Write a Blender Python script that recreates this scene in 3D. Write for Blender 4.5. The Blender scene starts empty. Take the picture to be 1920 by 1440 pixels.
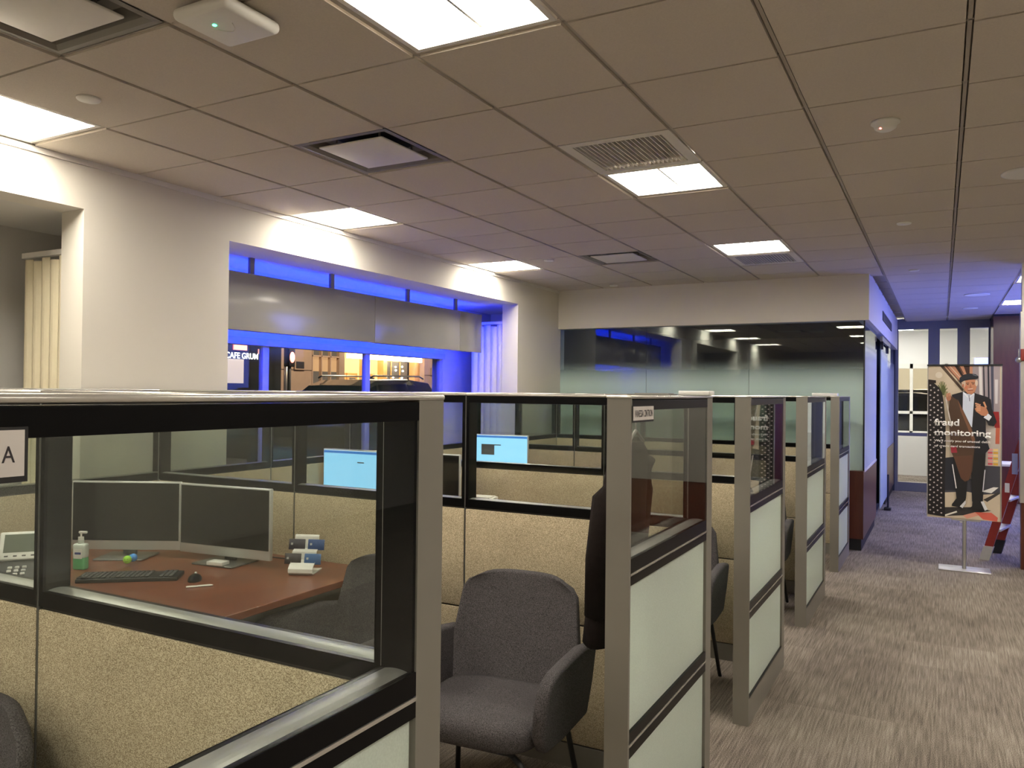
import bpy, bmesh, math, random
from mathutils import Vector, Matrix
random.seed(7)
scene = bpy.context.scene
COL = scene.collection
PI = math.pi
H = 2.86

# ------------------------------------------------------------------ materials
def new_mat(name):
    m = bpy.data.materials.new(name); m.use_nodes = True
    nt = m.node_tree; nt.nodes.clear()
    out = nt.nodes.new('ShaderNodeOutputMaterial')
    return m, nt, out
def N(nt, t, **kw):
    n = nt.nodes.new(t)
    for k, v in kw.items():
        if k in n.inputs.keys(): n.inputs[k].default_value = v
        else: setattr(n, k, v)
    return n
def L(nt, a, b): nt.links.new(a, b)
def c4(c): return (c[0], c[1], c[2], 1.0)
def lin(r, g, b):
    f = lambda v: (v/255/12.92) if v/255 <= .04045 else ((v/255+.055)/1.055)**2.4
    return (f(r), f(g), f(b))
def mat(name, col, rough=.5, metal=0., var=.06, scale=30., bump=0., bscale=None, spec=.5, coat=0., sc3=(1,1,1)):
    m, nt, out = new_mat(name)
    b = N(nt, 'ShaderNodeBsdfPrincipled'); b.inputs['Roughness'].default_value = rough
    b.inputs['Metallic'].default_value = metal
    b.inputs['Specular IOR Level'].default_value = spec
    b.inputs['Coat Weight'].default_value = coat
    tc = N(nt, 'ShaderNodeTexCoord'); mp = N(nt, 'ShaderNodeMapping'); mp.inputs['Scale'].default_value = sc3
    L(nt, tc.outputs['Object'], mp.inputs['Vector'])
    no = N(nt, 'ShaderNodeTexNoise'); no.inputs['Scale'].default_value = scale; no.inputs['Detail'].default_value = 3
    L(nt, mp.outputs[0], no.inputs['Vector'])
    mx = N(nt, 'ShaderNodeMix', data_type='RGBA')
    mx.inputs[6].default_value = c4([v*(1-var) for v in col]); mx.inputs[7].default_value = c4([min(1, v*(1+var)) for v in col])
    L(nt, no.outputs['Fac'], mx.inputs[0]); L(nt, mx.outputs[2], b.inputs['Base Color'])
    if bump:
        n2 = N(nt, 'ShaderNodeTexNoise'); n2.inputs['Scale'].default_value = bscale or scale*4
        L(nt, mp.outputs[0], n2.inputs['Vector'])
        bp = N(nt, 'ShaderNodeBump'); bp.inputs['Strength'].default_value = bump; bp.inputs['Distance'].default_value = .003
        L(nt, n2.outputs['Fac'], bp.inputs['Height']); L(nt, bp.outputs[0], b.inputs['Normal'])
    L(nt, b.outputs[0], out.inputs[0])
    return m
def fabric(name, dark, light, scale=220, sc3=(1,1,1), bump=.5, lo=.40, hi=.62):
    m, nt, out = new_mat(name)
    b = N(nt, 'ShaderNodeBsdfPrincipled'); b.inputs['Roughness'].default_value = .95
    b.inputs['Specular IOR Level'].default_value = .15
    tc = N(nt, 'ShaderNodeTexCoord'); mp = N(nt, 'ShaderNodeMapping'); mp.inputs['Scale'].default_value = sc3
    L(nt, tc.outputs['Object'], mp.inputs['Vector'])
    no = N(nt, 'ShaderNodeTexNoise'); no.inputs['Scale'].default_value = scale; no.inputs['Detail'].default_value = 2
    no.inputs['Distortion'].default_value = .6
    L(nt, mp.outputs[0], no.inputs['Vector'])
    n2 = N(nt, 'ShaderNodeTexNoise'); n2.inputs['Scale'].default_value = 6
    L(nt, mp.outputs[0], n2.inputs['Vector'])
    r = N(nt, 'ShaderNodeMapRange'); r.inputs[1].default_value = lo; r.inputs[2].default_value = hi
    L(nt, no.outputs['Fac'], r.inputs[0])
    mx = N(nt, 'ShaderNodeMix', data_type='RGBA'); mx.inputs[6].default_value = c4(dark); mx.inputs[7].default_value = c4(light)
    L(nt, r.outputs[0], mx.inputs[0])
    m2 = N(nt, 'ShaderNodeMix', data_type='RGBA', blend_type='MULTIPLY'); m2.inputs[0].default_value = .25
    L(nt, mx.outputs[2], m2.inputs[6]); L(nt, n2.outputs['Fac'], m2.inputs[7])
    L(nt, m2.outputs[2], b.inputs['Base Color'])
    bp = N(nt, 'ShaderNodeBump'); bp.inputs['Strength'].default_value = bump; bp.inputs['Distance'].default_value = .002
    L(nt, no.outputs['Fac'], bp.inputs['Height']); L(nt, bp.outputs[0], b.inputs['Normal'])
    L(nt, b.outputs[0], out.inputs[0])
    return m
def emit(name, col, s, base=(.8, .8, .8)):
    m, nt, out = new_mat(name)
    b = N(nt, 'ShaderNodeBsdfPrincipled'); b.inputs['Base Color'].default_value = c4(base)
    b.inputs['Emission Color'].default_value = c4(col); b.inputs['Emission Strength'].default_value = s
    L(nt, b.outputs[0], out.inputs[0])
    return m
def glass(name, tint=(.955, .965, .955), f0=.013, frost=None):
    m, nt, out = new_mat(name)
    tr = N(nt, 'ShaderNodeBsdfTransparent'); tr.inputs[0].default_value = c4(tint)
    gl = N(nt, 'ShaderNodeBsdfGlossy'); gl.inputs['Roughness'].default_value = .0; gl.inputs[0].default_value = (.9, .93, .92, 1)
    lw = N(nt, 'ShaderNodeLayerWeight'); lw.inputs['Blend'].default_value = .5
    p = N(nt, 'ShaderNodeMath', operation='POWER'); p.inputs[1].default_value = 5
    L(nt, lw.outputs['Facing'], p.inputs[0])
    ma = N(nt, 'ShaderNodeMath', operation='MULTIPLY_ADD'); ma.inputs[1].default_value = 1-f0; ma.inputs[2].default_value = f0
    L(nt, p.outputs[0], ma.inputs[0])
    mx = N(nt, 'ShaderNodeMixShader'); L(nt, ma.outputs[0], mx.inputs[0]); L(nt, tr.outputs[0], mx.inputs[1]); L(nt, gl.outputs[0], mx.inputs[2])
    last = mx.outputs[0]
    if frost:                                    # etched gradient film: frosted at the bottom, clear at the top (heights in metres)
        z0, z1, fc = frost
        di = N(nt, 'ShaderNodeBsdfDiffuse'); di.inputs[0].default_value = c4(fc)
        tl = N(nt, 'ShaderNodeBsdfTranslucent'); tl.inputs[0].default_value = c4(fc)
        m1 = N(nt, 'ShaderNodeMixShader'); m1.inputs[0].default_value = .4; L(nt, di.outputs[0], m1.inputs[1]); L(nt, tl.outputs[0], m1.inputs[2])
        g2 = N(nt, 'ShaderNodeMixShader'); g2.inputs[0].default_value = .06; L(nt, m1.outputs[0], g2.inputs[1]); L(nt, gl.outputs[0], g2.inputs[2])
        tc = N(nt, 'ShaderNodeTexCoord'); sx = N(nt, 'ShaderNodeSeparateXYZ'); L(nt, tc.outputs['Object'], sx.inputs[0])
        r = N(nt, 'ShaderNodeMapRange'); r.interpolation_type = 'SMOOTHSTEP'
        r.inputs[1].default_value = z0; r.inputs[2].default_value = z1; r.inputs[3].default_value = .96; r.inputs[4].default_value = 0
        L(nt, sx.outputs[2], r.inputs[0])
        m3 = N(nt, 'ShaderNodeMixShader'); L(nt, r.outputs[0], m3.inputs[0]); L(nt, last, m3.inputs[1]); L(nt, g2.outputs[0], m3.inputs[2])
        last = m3.outputs[0]
    L(nt, last, out.inputs[0])
    return m
def frosted(name, col):
    m, nt, out = new_mat(name)
    tc = N(nt, 'ShaderNodeTexCoord'); no = N(nt, 'ShaderNodeTexNoise'); no.inputs['Scale'].default_value = 260; no.inputs['Detail'].default_value = 2
    L(nt, tc.outputs['Object'], no.inputs['Vector'])
    mx = N(nt, 'ShaderNodeMix', data_type='RGBA'); mx.inputs[6].default_value = c4([v*.86 for v in col]); mx.inputs[7].default_value = c4([min(1, v*1.1) for v in col])
    L(nt, no.outputs['Fac'], mx.inputs[0])
    di = N(nt, 'ShaderNodeBsdfPrincipled'); di.inputs['Roughness'].default_value = .38; L(nt, mx.outputs[2], di.inputs['Base Color'])
    bp = N(nt, 'ShaderNodeBump'); bp.inputs['Strength'].default_value = .35; bp.inputs['Distance'].default_value = .002
    L(nt, no.outputs['Fac'], bp.inputs['Height']); L(nt, bp.outputs[0], di.inputs['Normal'])
    tl = N(nt, 'ShaderNodeBsdfTranslucent'); L(nt, mx.outputs[2], tl.inputs[0])
    ms = N(nt, 'ShaderNodeMixShader'); ms.inputs[0].default_value = .45; L(nt, di.outputs[0], ms.inputs[1]); L(nt, tl.outputs[0], ms.inputs[2])
    L(nt, ms.outputs[0], out.inputs[0])
    return m
def carpet():
    m, nt, out = new_mat('carpet_tiles')
    b = N(nt, 'ShaderNodeBsdfPrincipled'); b.inputs['Roughness'].default_value = .97; b.inputs['Specular IOR Level'].default_value = .1
    tc = N(nt, 'ShaderNodeTexCoord')
    n1 = N(nt, 'ShaderNodeTexNoise'); n1.inputs['Scale'].default_value = 230; n1.inputs['Detail'].default_value = 3; n1.inputs['Roughness'].default_value = .7
    L(nt, tc.outputs['Object'], n1.inputs['Vector'])
    mp = N(nt, 'ShaderNodeMapping'); mp.inputs['Scale'].default_value = (120, 4, 1); L(nt, tc.outputs['Object'], mp.inputs['Vector'])
    n2 = N(nt, 'ShaderNodeTexNoise'); n2.inputs['Scale'].default_value = 1; n2.inputs['Detail'].default_value = 2; L(nt, mp.outputs[0], n2.inputs['Vector'])
    vt = N(nt, 'ShaderNodeVectorMath', operation='SCALE'); vt.inputs[3].default_value = 1/.5; L(nt, tc.outputs['Object'], vt.inputs[0])
    fl = N(nt, 'ShaderNodeVectorMath', operation='FLOOR'); L(nt, vt.outputs[0], fl.inputs[0])
    wn = N(nt, 'ShaderNodeTexWhiteNoise'); L(nt, fl.outputs[0], wn.inputs['Vector'])
    n3 = N(nt, 'ShaderNodeTexNoise'); n3.inputs['Scale'].default_value = 2.6; L(nt, tc.outputs['Object'], n3.inputs['Vector'])
    a = N(nt, 'ShaderNodeMath', operation='MULTIPLY_ADD'); a.inputs[1].default_value = .70; L(nt, n1.outputs['Fac'], a.inputs[0])
    a2 = N(nt, 'ShaderNodeMath', operation='MULTIPLY'); a2.inputs[1].default_value = .26; L(nt, n2.outputs['Fac'], a2.inputs[0]); L(nt, a2.outputs[0], a.inputs[2])
    a3 = N(nt, 'ShaderNodeMath', operation='MULTIPLY_ADD'); a3.inputs[1].default_value = .035; L(nt, wn.outputs['Value'], a3.inputs[0]); L(nt, a.outputs[0], a3.inputs[2])
    a4 = N(nt, 'ShaderNodeMath', operation='MULTIPLY_ADD'); a4.inputs[1].default_value = .12; L(nt, n3.outputs['Fac'], a4.inputs[0]); L(nt, a3.outputs[0], a4.inputs[2])
    cr = N(nt, 'ShaderNodeValToRGB'); e = cr.color_ramp.elements
    e[0].position = .42; e[0].color = c4(lin(66, 60, 54)); e[1].position = .74; e[1].color = c4(lin(190, 181, 168))
    k = e.new(.55); k.color = c4(lin(128, 118, 108))
    L(nt, a4.outputs[0], cr.inputs[0]); L(nt, cr.outputs[0], b.inputs['Base Color'])
    bp = N(nt, 'ShaderNodeBump'); bp.inputs['Strength'].default_value = .8; bp.inputs['Distance'].default_value = .004
    L(nt, n1.outputs['Fac'], bp.inputs['Height']); L(nt, bp.outputs[0], b.inputs['Normal'])
    L(nt, b.outputs[0], out.inputs[0])
    return m
def wood(name, c1, c2, rough=.3, sc=(3, 30, 30)):
    m, nt, out = new_mat(name)
    b = N(nt, 'ShaderNodeBsdfPrincipled'); b.inputs['Roughness'].default_value = rough
    tc = N(nt, 'ShaderNodeTexCoord'); mp = N(nt, 'ShaderNodeMapping'); mp.inputs['Scale'].default_value = sc; L(nt, tc.outputs['Object'], mp.inputs['Vector'])
    no = N(nt, 'ShaderNodeTexNoise'); no.inputs['Scale'].default_value = 1.3; no.inputs['Detail'].default_value = 6; no.inputs['Distortion'].default_value = .8
    L(nt, mp.outputs[0], no.inputs['Vector'])
    mx = N(nt, 'ShaderNodeMix', data_type='RGBA'); mx.inputs[6].default_value = c4(c1); mx.inputs[7].default_value = c4(c2)
    L(nt, no.outputs['Fac'], mx.inputs[0]); L(nt, mx.outputs[2], b.inputs['Base Color']); L(nt, b.outputs[0], out.inputs[0])
    return m

M = {}
M['wall'] = mat('wall_paint', (.70, .66, .58), .85, var=.02, scale=3, bump=.05, bscale=300)
M['wall_in'] = mat('recess_paint', (.66, .64, .60), .85, var=.03, scale=3)
M['tile'] = mat('ceiling_tile', (.60, .54, .46), .95, var=.10, scale=160, bump=.25, bscale=350)
M['grid'] = mat('ceiling_grid', (.42, .38, .33), .6, var=.04)
M['white_metal'] = mat('white_metal', (.72, .69, .63), .4, var=.03)
M['carpet'] = carpet()
M['black'] = mat('black_gloss', (.003, .003, .0035), .3, var=.1, spec=.12)
M['blackm'] = mat('black_matte', (.012, .012, .013), .5, var=.2)
M['sill'] = mat('satin_silver', (.34, .34, .32), .38, metal=.6, var=.04)
M['cap'] = mat('cap_silver', (.62, .60, .56), .22, metal=.7, var=.04)
M['taupe'] = mat('taupe_metal', (.215, .20, .172), .48, metal=.15, var=.04, scale=8)
M['fab'] = fabric('beige_fabric', lin(150, 134, 106), lin(234, 218, 186), 380, (1, 1, 1.6), bump=.5)
M['core'] = mat('seam_core', (.05, .045, .04), .8)
M['glass'] = glass('clear_glass')
M['sheet'] = frosted('frosted_glass', (.80, .88, .81))
M['chair'] = fabric('charcoal_fabric', (.030, .028, .029), (.17, .155, .16), 360, bump=.6, lo=.3, hi=.72)
M['desk'] = wood('desk_wood', lin(92, 50, 34), lin(140, 82, 56), .28, (8, 2, 8))
M['wood'] = wood('reddish_wood', lin(70, 34, 24), lin(104, 56, 38), .3, (14, 14, 2))
M['silver'] = mat('silver_plastic', (.52, .52, .50), .35, metal=.3, var=.02)
M['foot'] = mat('dark_silver', (.16, .16, .15), .35, metal=.4, var=.02)
M['screen'] = mat('screen_off', (.012, .012, .012), .25, var=.05, spec=.3)
M['white'] = mat('white_plastic', (.78, .77, .72), .4, var=.02)
M['steel'] = mat('brushed_steel', (.55, .54, .52), .33, metal=.9, var=.08, sc3=(1, 1, .05), scale=200)
M['light'] = emit('light_diffuser', (1, .93, .81), 18.5)
M['dark'] = mat('duct_dark', (.01, .011, .013), .7)

# ------------------------------------------------------------------ builders
class MB:
    def __init__(s): s.v = []; s.f = []; s.m = []; s.sm = []
    def add(s, vs, fs, mi=0, smooth=False):
        n = len(s.v); s.v += [tuple(v) for v in vs]
        for f in fs: s.f.append(tuple(i+n for i in f)); s.m.append(mi); s.sm.append(smooth)
        return s
    def box(s, x0, x1, y0, y1, z0, z1, mi=0, M4=None):
        vs = [(x, y, z) for z in (z0, z1) for y in (y0, y1) for x in (x0, x1)]
        if M4: vs = [M4 @ Vector(v) for v in vs]
        return s.add(vs, [(0, 2, 3, 1), (4, 5, 7, 6), (0, 1, 5, 4), (2, 6, 7, 3), (0, 4, 6, 2), (1, 3, 7, 5)], mi)
    def rbox(s, x0, x1, y0, y1, z0, z1, r=.01, mi=0, M4=None, seg=3):
        bm = bmesh.new(); bmesh.ops.create_cube(bm, size=1)
        for v in bm.verts: v.co = Vector((x0+(v.co.x+.5)*(x1-x0), y0+(v.co.y+.5)*(y1-y0), z0+(v.co.z+.5)*(z1-z0)))
        r = min(r, abs(x1-x0)*.49, abs(y1-y0)*.49, abs(z1-z0)*.49)
        bmesh.ops.bevel(bm, geom=bm.edges[:], offset=r, segments=seg, profile=.5, affect='EDGES', clamp_overlap=True)
        bm.verts.index_update(); vs = [(M4 @ v.co if M4 else v.co) for v in bm.verts]
        s.add([tuple(v) for v in vs], [[v.index for v in f.verts] for f in bm.faces], mi, True); bm.free(); return s
    def cyl(s, p0, p1, r0, r1=None, seg=16, mi=0, smooth=True, caps=True):
        r1 = r0 if r1 is None else r1
        p0 = Vector(p0); p1 = Vector(p1); d = (p1-p0).normalized()
        a = Vector((0, 0, 1)) if abs(d.z) < .9 else Vector((1, 0, 0)); u = d.cross(a).normalized(); w = d.cross(u)
        vs = []
        for p, r in ((p0, r0), (p1, r1)):
            for i in range(seg):
                t = 2*PI*i/seg; vs.append(p+u*math.cos(t)*r+w*math.sin(t)*r)
        s.add(vs, [(i, (i+1) % seg, seg+(i+1) % seg, seg+i) for i in range(seg)], mi, smooth)
        if caps:
            s.add(vs[:seg], [tuple(range(seg))[::-1]], mi); s.add(vs[seg:], [tuple(range(seg))], mi)
        return s
    def tube(s, pts, r, seg=10, mi=0):
        pts = [Vector(p) for p in pts]; rings = []
        for i, p in enumerate(pts):
            d = (pts[min(i+1, len(pts)-1)]-pts[max(i-1, 0)]).normalized()
            a = Vector((0, 0, 1)) if abs(d.z) < .9 else Vector((1, 0, 0)); u = d.cross(a).normalized(); w = d.cross(u)
            rr = r[i] if isinstance(r, (list, tuple)) else r
            rings.append([p+u*math.cos(2*PI*k/seg)*rr+w*math.sin(2*PI*k/seg)*rr for k in range(seg)])
        vs = [v for g in rings for v in g]; fs = []
        for i in range(len(rings)-1):
            for k in range(seg): fs.append((i*seg+k, i*seg+(k+1) % seg, (i+1)*seg+(k+1) % seg, (i+1)*seg+k))
        fs += [tuple(range(seg))[::-1], tuple((len(rings)-1)*seg+k for k in range(seg))]
        return s.add(vs, fs, mi, True)
    def lathe(s, prof, c=(0, 0, 0), seg=28, mi=0, smooth=True):
        vs = []; fs = []
        for r, z in prof:
            for k in range(seg): t = 2*PI*k/seg; vs.append((c[0]+r*math.cos(t), c[1]+r*math.sin(t), c[2]+z))
        for i in range(len(prof)-1):
            for k in range(seg): fs.append((i*seg+k, i*seg+(k+1) % seg, (i+1)*seg+(k+1) % seg, (i+1)*seg+k))
        fs += [tuple(range(seg))[::-1], tuple((len(prof)-1)*seg+k for k in range(seg))]
        return s.add(vs, fs, mi, smooth)
    def prism(s, poly, a0, a1, axis='z', mi=0, M4=None):
        """poly in the two other axes (xy for z, xz for y, yz for x)"""
        def P(p, a): return {'z': (p[0], p[1], a), 'y': (p[0], a, p[1]), 'x': (a, p[0], p[1])}[axis]
        n = len(poly); vs = [P(p, a0) for p in poly]+[P(p, a1) for p in poly]
        if M4: vs = [M4 @ Vector(v) for v in vs]
        fs = [tuple(range(n))[::-1], tuple(range(n, 2*n))]+[(i, (i+1) % n, n+(i+1) % n, n+i) for i in range(n)]
        return s.add(vs, fs, mi)
    def ball(s, c, r, seg=16, mi=0, sc=(1, 1, 1)):
        vs = []; fs = []; rings = seg//2
        for i in range(rings+1):
            a = -PI/2+PI*i/rings
            for k in range(seg):
                t = 2*PI*k/seg; vs.append((c[0]+sc[0]*r*math.cos(a)*math.cos(t), c[1]+sc[1]*r*math.cos(a)*math.sin(t), c[2]+sc[2]*r*math.sin(a)))
        for i in range(rings):
            for k in range(seg): fs.append((i*seg+k, i*seg+(k+1) % seg, (i+1)*seg+(k+1) % seg, (i+1)*seg+k))
        return s.add(vs, fs, mi, True)
    def build(s, name, mats, parent=None, fix=True):
        me = bpy.data.meshes.new(name); me.from_pydata([tuple(v) for v in s.v], [], s.f)
        if not isinstance(mats, (list, tuple)): mats = [mats]
        for m in mats: me.materials.append(m)
        for i, p in enumerate(me.polygons): p.material_index = s.m[i]; p.use_smooth = s.sm[i]
        if fix:
            bm = bmesh.new(); bm.from_mesh(me); bmesh.ops.recalc_face_normals(bm, faces=bm.faces); bm.to_mesh(me); bm.free()
        o = bpy.data.objects.new(name, me); COL.objects.link(o)
        if parent: o.parent = parent
        return o
def thing(name, label, cat, loc=(0, 0, 0), rz=0, group=None):
    o = bpy.data.objects.new(name, None); COL.objects.link(o); o.location = loc; o.rotation_euler = (0, 0, rz)
    o.empty_display_size = .1; tag(o, label, cat, group); return o
def tag(o, label, cat, group=None):
    o['label'] = label; o['category'] = cat
    if group: o['group'] = group
    return o
def struct(o, label=None):
    o['kind'] = 'structure'
    if label: o['label'] = label
    return o
def dup(root, loc, rz, label):
    r = root.copy(); COL.objects.link(r); r.location = loc; r.rotation_euler = (0, 0, rz); r['label'] = label
    for ch in list(root.children):
        c = ch.copy(); COL.objects.link(c); c.parent = r
        for g in ch.children:
            d = g.copy(); COL.objects.link(d); d.parent = c
    return r
def text_mesh(body, name, m, h, parent=None, bold=0., width=None, align='LEFT', ext=.0006):
    cu = bpy.data.curves.new(name+'_tmp', 'FONT'); cu.body = body; cu.size = 1; cu.extrude = 0.0; cu.offset = bold; cu.align_x = align
    t = bpy.data.objects.new(name+'_tmp', cu); COL.objects.link(t)
    dg = bpy.context.evaluated_depsgraph_get(); me = bpy.data.meshes.new_from_object(t.evaluated_get(dg))
    bpy.data.objects.remove(t); me.name = name
    xs = [v.co.x for v in me.vertices]; sx = h/.72
    if width: sx = width/(max(xs)-min(xs))
    for v in me.vertices: v.co.x *= sx; v.co.y *= h/.72
    me.materials.clear(); me.materials.append(m)
    o = bpy.data.objects.new(name, me); COL.objects.link(o)
    if parent: o.parent = parent
    md = o.modifiers.new('thick', 'SOLIDIFY'); md.thickness = ext
    return o

# ------------------------------------------------------------------ ceiling
T = .61
LIGHTS = [(0, j) for j in (-8, -4, 0, 4, 8)] + [(4, j) for j in (-12, -8, -4, 0, 4, 8)] + [(8, j) for j in (-7, -3, 1, 5, 9, 13, 17)] + [(12, j) for j in (-6, 0, 6)]
DIFF = [(2, -1), (2, 3-1), (2, 8)]
DIFF = [(2, -1), (2, 2), (2, 8)]
GRILL = [(4, 3), (4, 9)]
holes = set(LIGHTS) | set(DIFF) | set(GRILL)
b = MB(); b.box(-.05, 9.3, -8.7, 13.3, H+.085, H+.12, 1)
I0, I1, J0, J1 = 0, 15, -14, 21
for i in range(I0, I1):
    for j in range(J0, J1+1):
        if (i, j) in holes: continue
        if j*T > 13.2: continue
        if i*T < 3.5 and j*T > 7.2: continue
        y1 = min((j+1)*T, 13.2)
        b.box(i*T+.013, (i+1)*T-.013, j*T+.006, y1-.006, H, H+.022, 0)
for i in range(I0, I1+1): b.box(i*T-.007, i*T+.007, J0*T, 13.2, H+.008, H+.014, 1)
for j in range(J0, J1+1): b.box(0, I1*T, j*T-.004, j*T+.004, H+.008, H+.0139, 1)
for (i, j) in holes:                                  # upstands around the openings
    x0, x1, y0, y1 = i*T, (i+1)*T, j*T, (j+1)*T
ce = struct(b.build('ceiling', [M['tile'], M['grid']]))

def where_light(i, j):
    side = {0: 'beside the window wall', 4: 'over the cubicle edge', 8: 'over the right side of the aisle', 12: 'far to the right'}[i]
    dist = {0: 'nearest', 4: 'middle', 8: 'farthest', 13: 'second farthest', 17: 'farthest', 9: 'middle'}.get(j, 'behind the camera')
    return side, dist
def troffer(i, j, label):
    t = thing('ceiling_light', label, 'light', ((i+.5)*T, (j+.5)*T, H), 0, 'square recessed ceiling lights')
    a = .289
    f = MB()
    for (x0, x1, y0, y1) in ((-a, a, -a, -a+.022), (-a, a, a-.022, a), (-a, -a+.022, -a+.022, a-.022), (a-.022, a, -a+.022, a-.022)):
        f.box(x0, x1, y0, y1, .006, .060)
    f.build('frame', M['white_metal'], t)
    d = MB(); g = a-.023
    d.box(-g, -.0055, -g, g, .044, .052); d.box(.0055, g, -g, g, .044, .052); d.build('diffuser', M['light'], t)
    s = MB(); s.box(-.0055, .0055, -g, g, .036, .052); s.build('divider', M['taupe'], t)
    return t
lab = {(0, 0): 'glowing square ceiling light at the top left edge by the window wall',
 (0, 4): 'glowing square ceiling light above the near part of the blue lit window',
 (0, 8): 'glowing square ceiling light above the far end of the blue lit window',
 (4, 0): 'largest glowing square ceiling light, cut by the top of the picture',
 (4, 4): 'glowing square ceiling light directly behind the larger slatted grille',
 (4, 8): 'glowing square ceiling light nearest the white soffit, with small grille behind',
 (8, 13): 'glowing ceiling light at the right edge, nearer of the two there',
 (8, 17): 'glowing ceiling light at the right edge just above the wooden pillar'}
for (i, j) in LIGHTS:
    if (i, j) in lab: troffer(i, j, lab[(i, j)])
    else: troffer(i, j, 'square ceiling light %s, %s' % ({0: 'along the window wall', 4: 'over the cubicle edge', 8: 'over the right of the aisle', 12: 'far right'}[i], {-12: 'last of all behind the camera', -8: 'well behind the camera', -7: 'well behind the camera', -6: 'behind the camera', -4: 'just behind the camera', -3: 'just behind the camera', 0: 'level with the camera', 1: 'a little ahead of the camera', 5: 'level with the slatted grille', 6: 'farthest ahead', 9: 'level with the white soffit'}.get(j, 'ahead')))

def diffuser(i, j, label):
    t = thing('air_diffuser', label, 'vent', ((i+.5)*T, (j+.5)*T, H), 0, 'flat plate air diffusers')
    a = .292; f = MB()
    # coved bowl
    prof = [(a, .006), (a-.025, .004), (a-.045, .016), (a-.065, .06), (a-.11, .075)]
    vs = []; fs = []
    for r, z in prof: vs += [(-r, -r, z), (r, -r, z), (r, r, z), (-r, r, z)]
    for k in range(len(prof)-1):
        for q in range(4): fs.append((k*4+q, k*4+(q+1) % 4, (k+1)*4+(q+1) % 4, (k+1)*4+q))
    f.add(vs, fs, 0)
    f.add([(-r, -r, z) if q == 0 else (r, -r, z) if q == 1 else (r, r, z) if q == 2 else (-r, r, z) for (r, z) in ((a-.11, .075),) for q in range(4)], [(0, 1, 2, 3)], 1)
    fr = f.build('bowl', [M['taupe'], M['dark']], t)
    p = MB(); p.rbox(-.205, .205, -.205, .205, .0, .010, .004); p.build('face_plate', M['white_metal'], t)
    for sx in (-1, 1):
        for sy in (-1, 1): h = MB(); h.cyl((sx*.14, sy*.14, .01), (sx*.14, sy*.14, .074), .006); h.build('hanger', M['taupe'], t)
    return t
diffuser(2, -1, 'large square air diffuser in the top left corner of the ceiling')
diffuser(2, 2, 'square air diffuser with dark rim in the middle of the ceiling')
diffuser(2, 8, 'small square air diffuser in the ceiling near the white soffit')
def grille(i, j, label):
    t = thing('return_grille', label, 'vent', ((i+.5)*T, (j+.5)*T, H), 0, 'slatted return air grilles')
    a = .292; f = MB(); w = .055
    for (x0, x1, y0, y1) in ((-a, a, -a, -a+w), (-a, a, a-w, a), (-a, -a+w, -a+w, a-w), (a-w, a, -a+w, a-w)): f.box(x0, x1, y0, y1, .002, .014)
    f.build('frame', M['white_metal'], t)
    k = MB(); n = 19
    for q in range(n):
        x = -a+w+(q+.5)*(2*a-2*w)/n
        k.box(x-.0025, x+.0025, -a+w, a-w, .002, .028)
    k.build('slats', M['white_metal'], t)
    d = MB(); d.box(-a+w, a-w, -a+w, a-w, .0285, .0295); d.build('backing', M['dark'], t)
grille(4, 3, 'large slatted return air grille with dark slots above the aisle')
grille(4, 9, 'small slatted return air grille behind the far ceiling light')

b = MB(); b.lathe([(.0, -.010), (.046, -.010), (.049, -.006), (.049, .001)], (0, 0, 0))
pl = b.build('sprinkler_cover', M['white']); pl.location = (.914, .313, H)
tag(pl, 'round white sprinkler cover at upper left beside the edge light', 'ceiling fitting', 'round sprinkler covers')
for (x, y, lb) in ((3.946, 4.586, 'round white sprinkler cover over the aisle, nearer of the two there'), (3.946, 7.02, 'round white sprinkler cover over the aisle beside the soffit corner'),
                   (.891, 4.635+.35, 'small round sprinkler cover near the light over the window'), (.81, 6.9, 'small round sprinkler cover close to the white soffit')):
    c = pl.copy(); COL.objects.link(c); c.location = (x, y, H); c['label'] = lb
t = thing('smoke_detector', 'round white smoke detector with a red indicator over the aisle', 'smoke detector', (3.959, 2.167, H))
b = MB(); b.lathe([(.0, -.042), (.030, -.042), (.046, -.032), (.052, -.014), (.062, -.010), (.062, 0)]); b.build('housing', M['white'], t)
b = MB(); b.ball((-.018, -.03, -.036), .006); b.build('indicator', emit('red_led', (1, .1, .08), 6), t)
t = thing('wireless_access_point', 'white rounded access point with green light at the top of the picture', 'access point', (2.08, .03, H), math.radians(0))
b = MB(); b.rbox(-.125, .125, -.125, .125, -.052, -.008, .045, seg=6); b.build('housing', M['white'], t)
b = MB(); b.box(-.08, .08, -.08, .08, -.02, 0); b.build('bracket', M['white_metal'], t)
b = MB(); b.ball((-.02, -.035, -.0525), .007, sc=(1, 1, .5)); b.build('indicator', emit('green_led', (.05, 1, .45), 5), t)
b = MB(); b.tube([(-.045+.09*(k/12), -.02+.045*math.sin(k/12*PI)*1.0, -.0528) for k in range(13)], .0016); b.build('logo_arc', M['white_metal'], t)
def speaker(x, y, r, lb):
    t = thing('ceiling_speaker', lb, 'speaker', (x, y, H), 0, 'round ceiling speakers')
    b = MB(); b.lathe([(r-.03, -.006), (r-.015, -.010), (r, -.006), (r, 0), (r-.03, 0)]); b.build('rim', M['white'], t)
    b = MB(); b.lathe([(0, -.003), (r-.03, -.003), (r-.03, .0)]); b.build('speaker_cover', M['white_metal'], t)
speaker(4.62, 3.42, .14, 'round ceiling speaker at the right edge over the near aisle')
speaker(4.57, 9.46, .14, 'round ceiling speaker over the far end of the aisle')
t = thing('recessed_downlight', 'round glowing downlight in the ceiling before the far entrance', 'light', (4.546, 11.19, H))
b = MB(); b.lathe([(.085, -.004), (.1, -.004), (.1, 0), (.085, 0)]); b.build('rim', M['white'], t)
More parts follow.
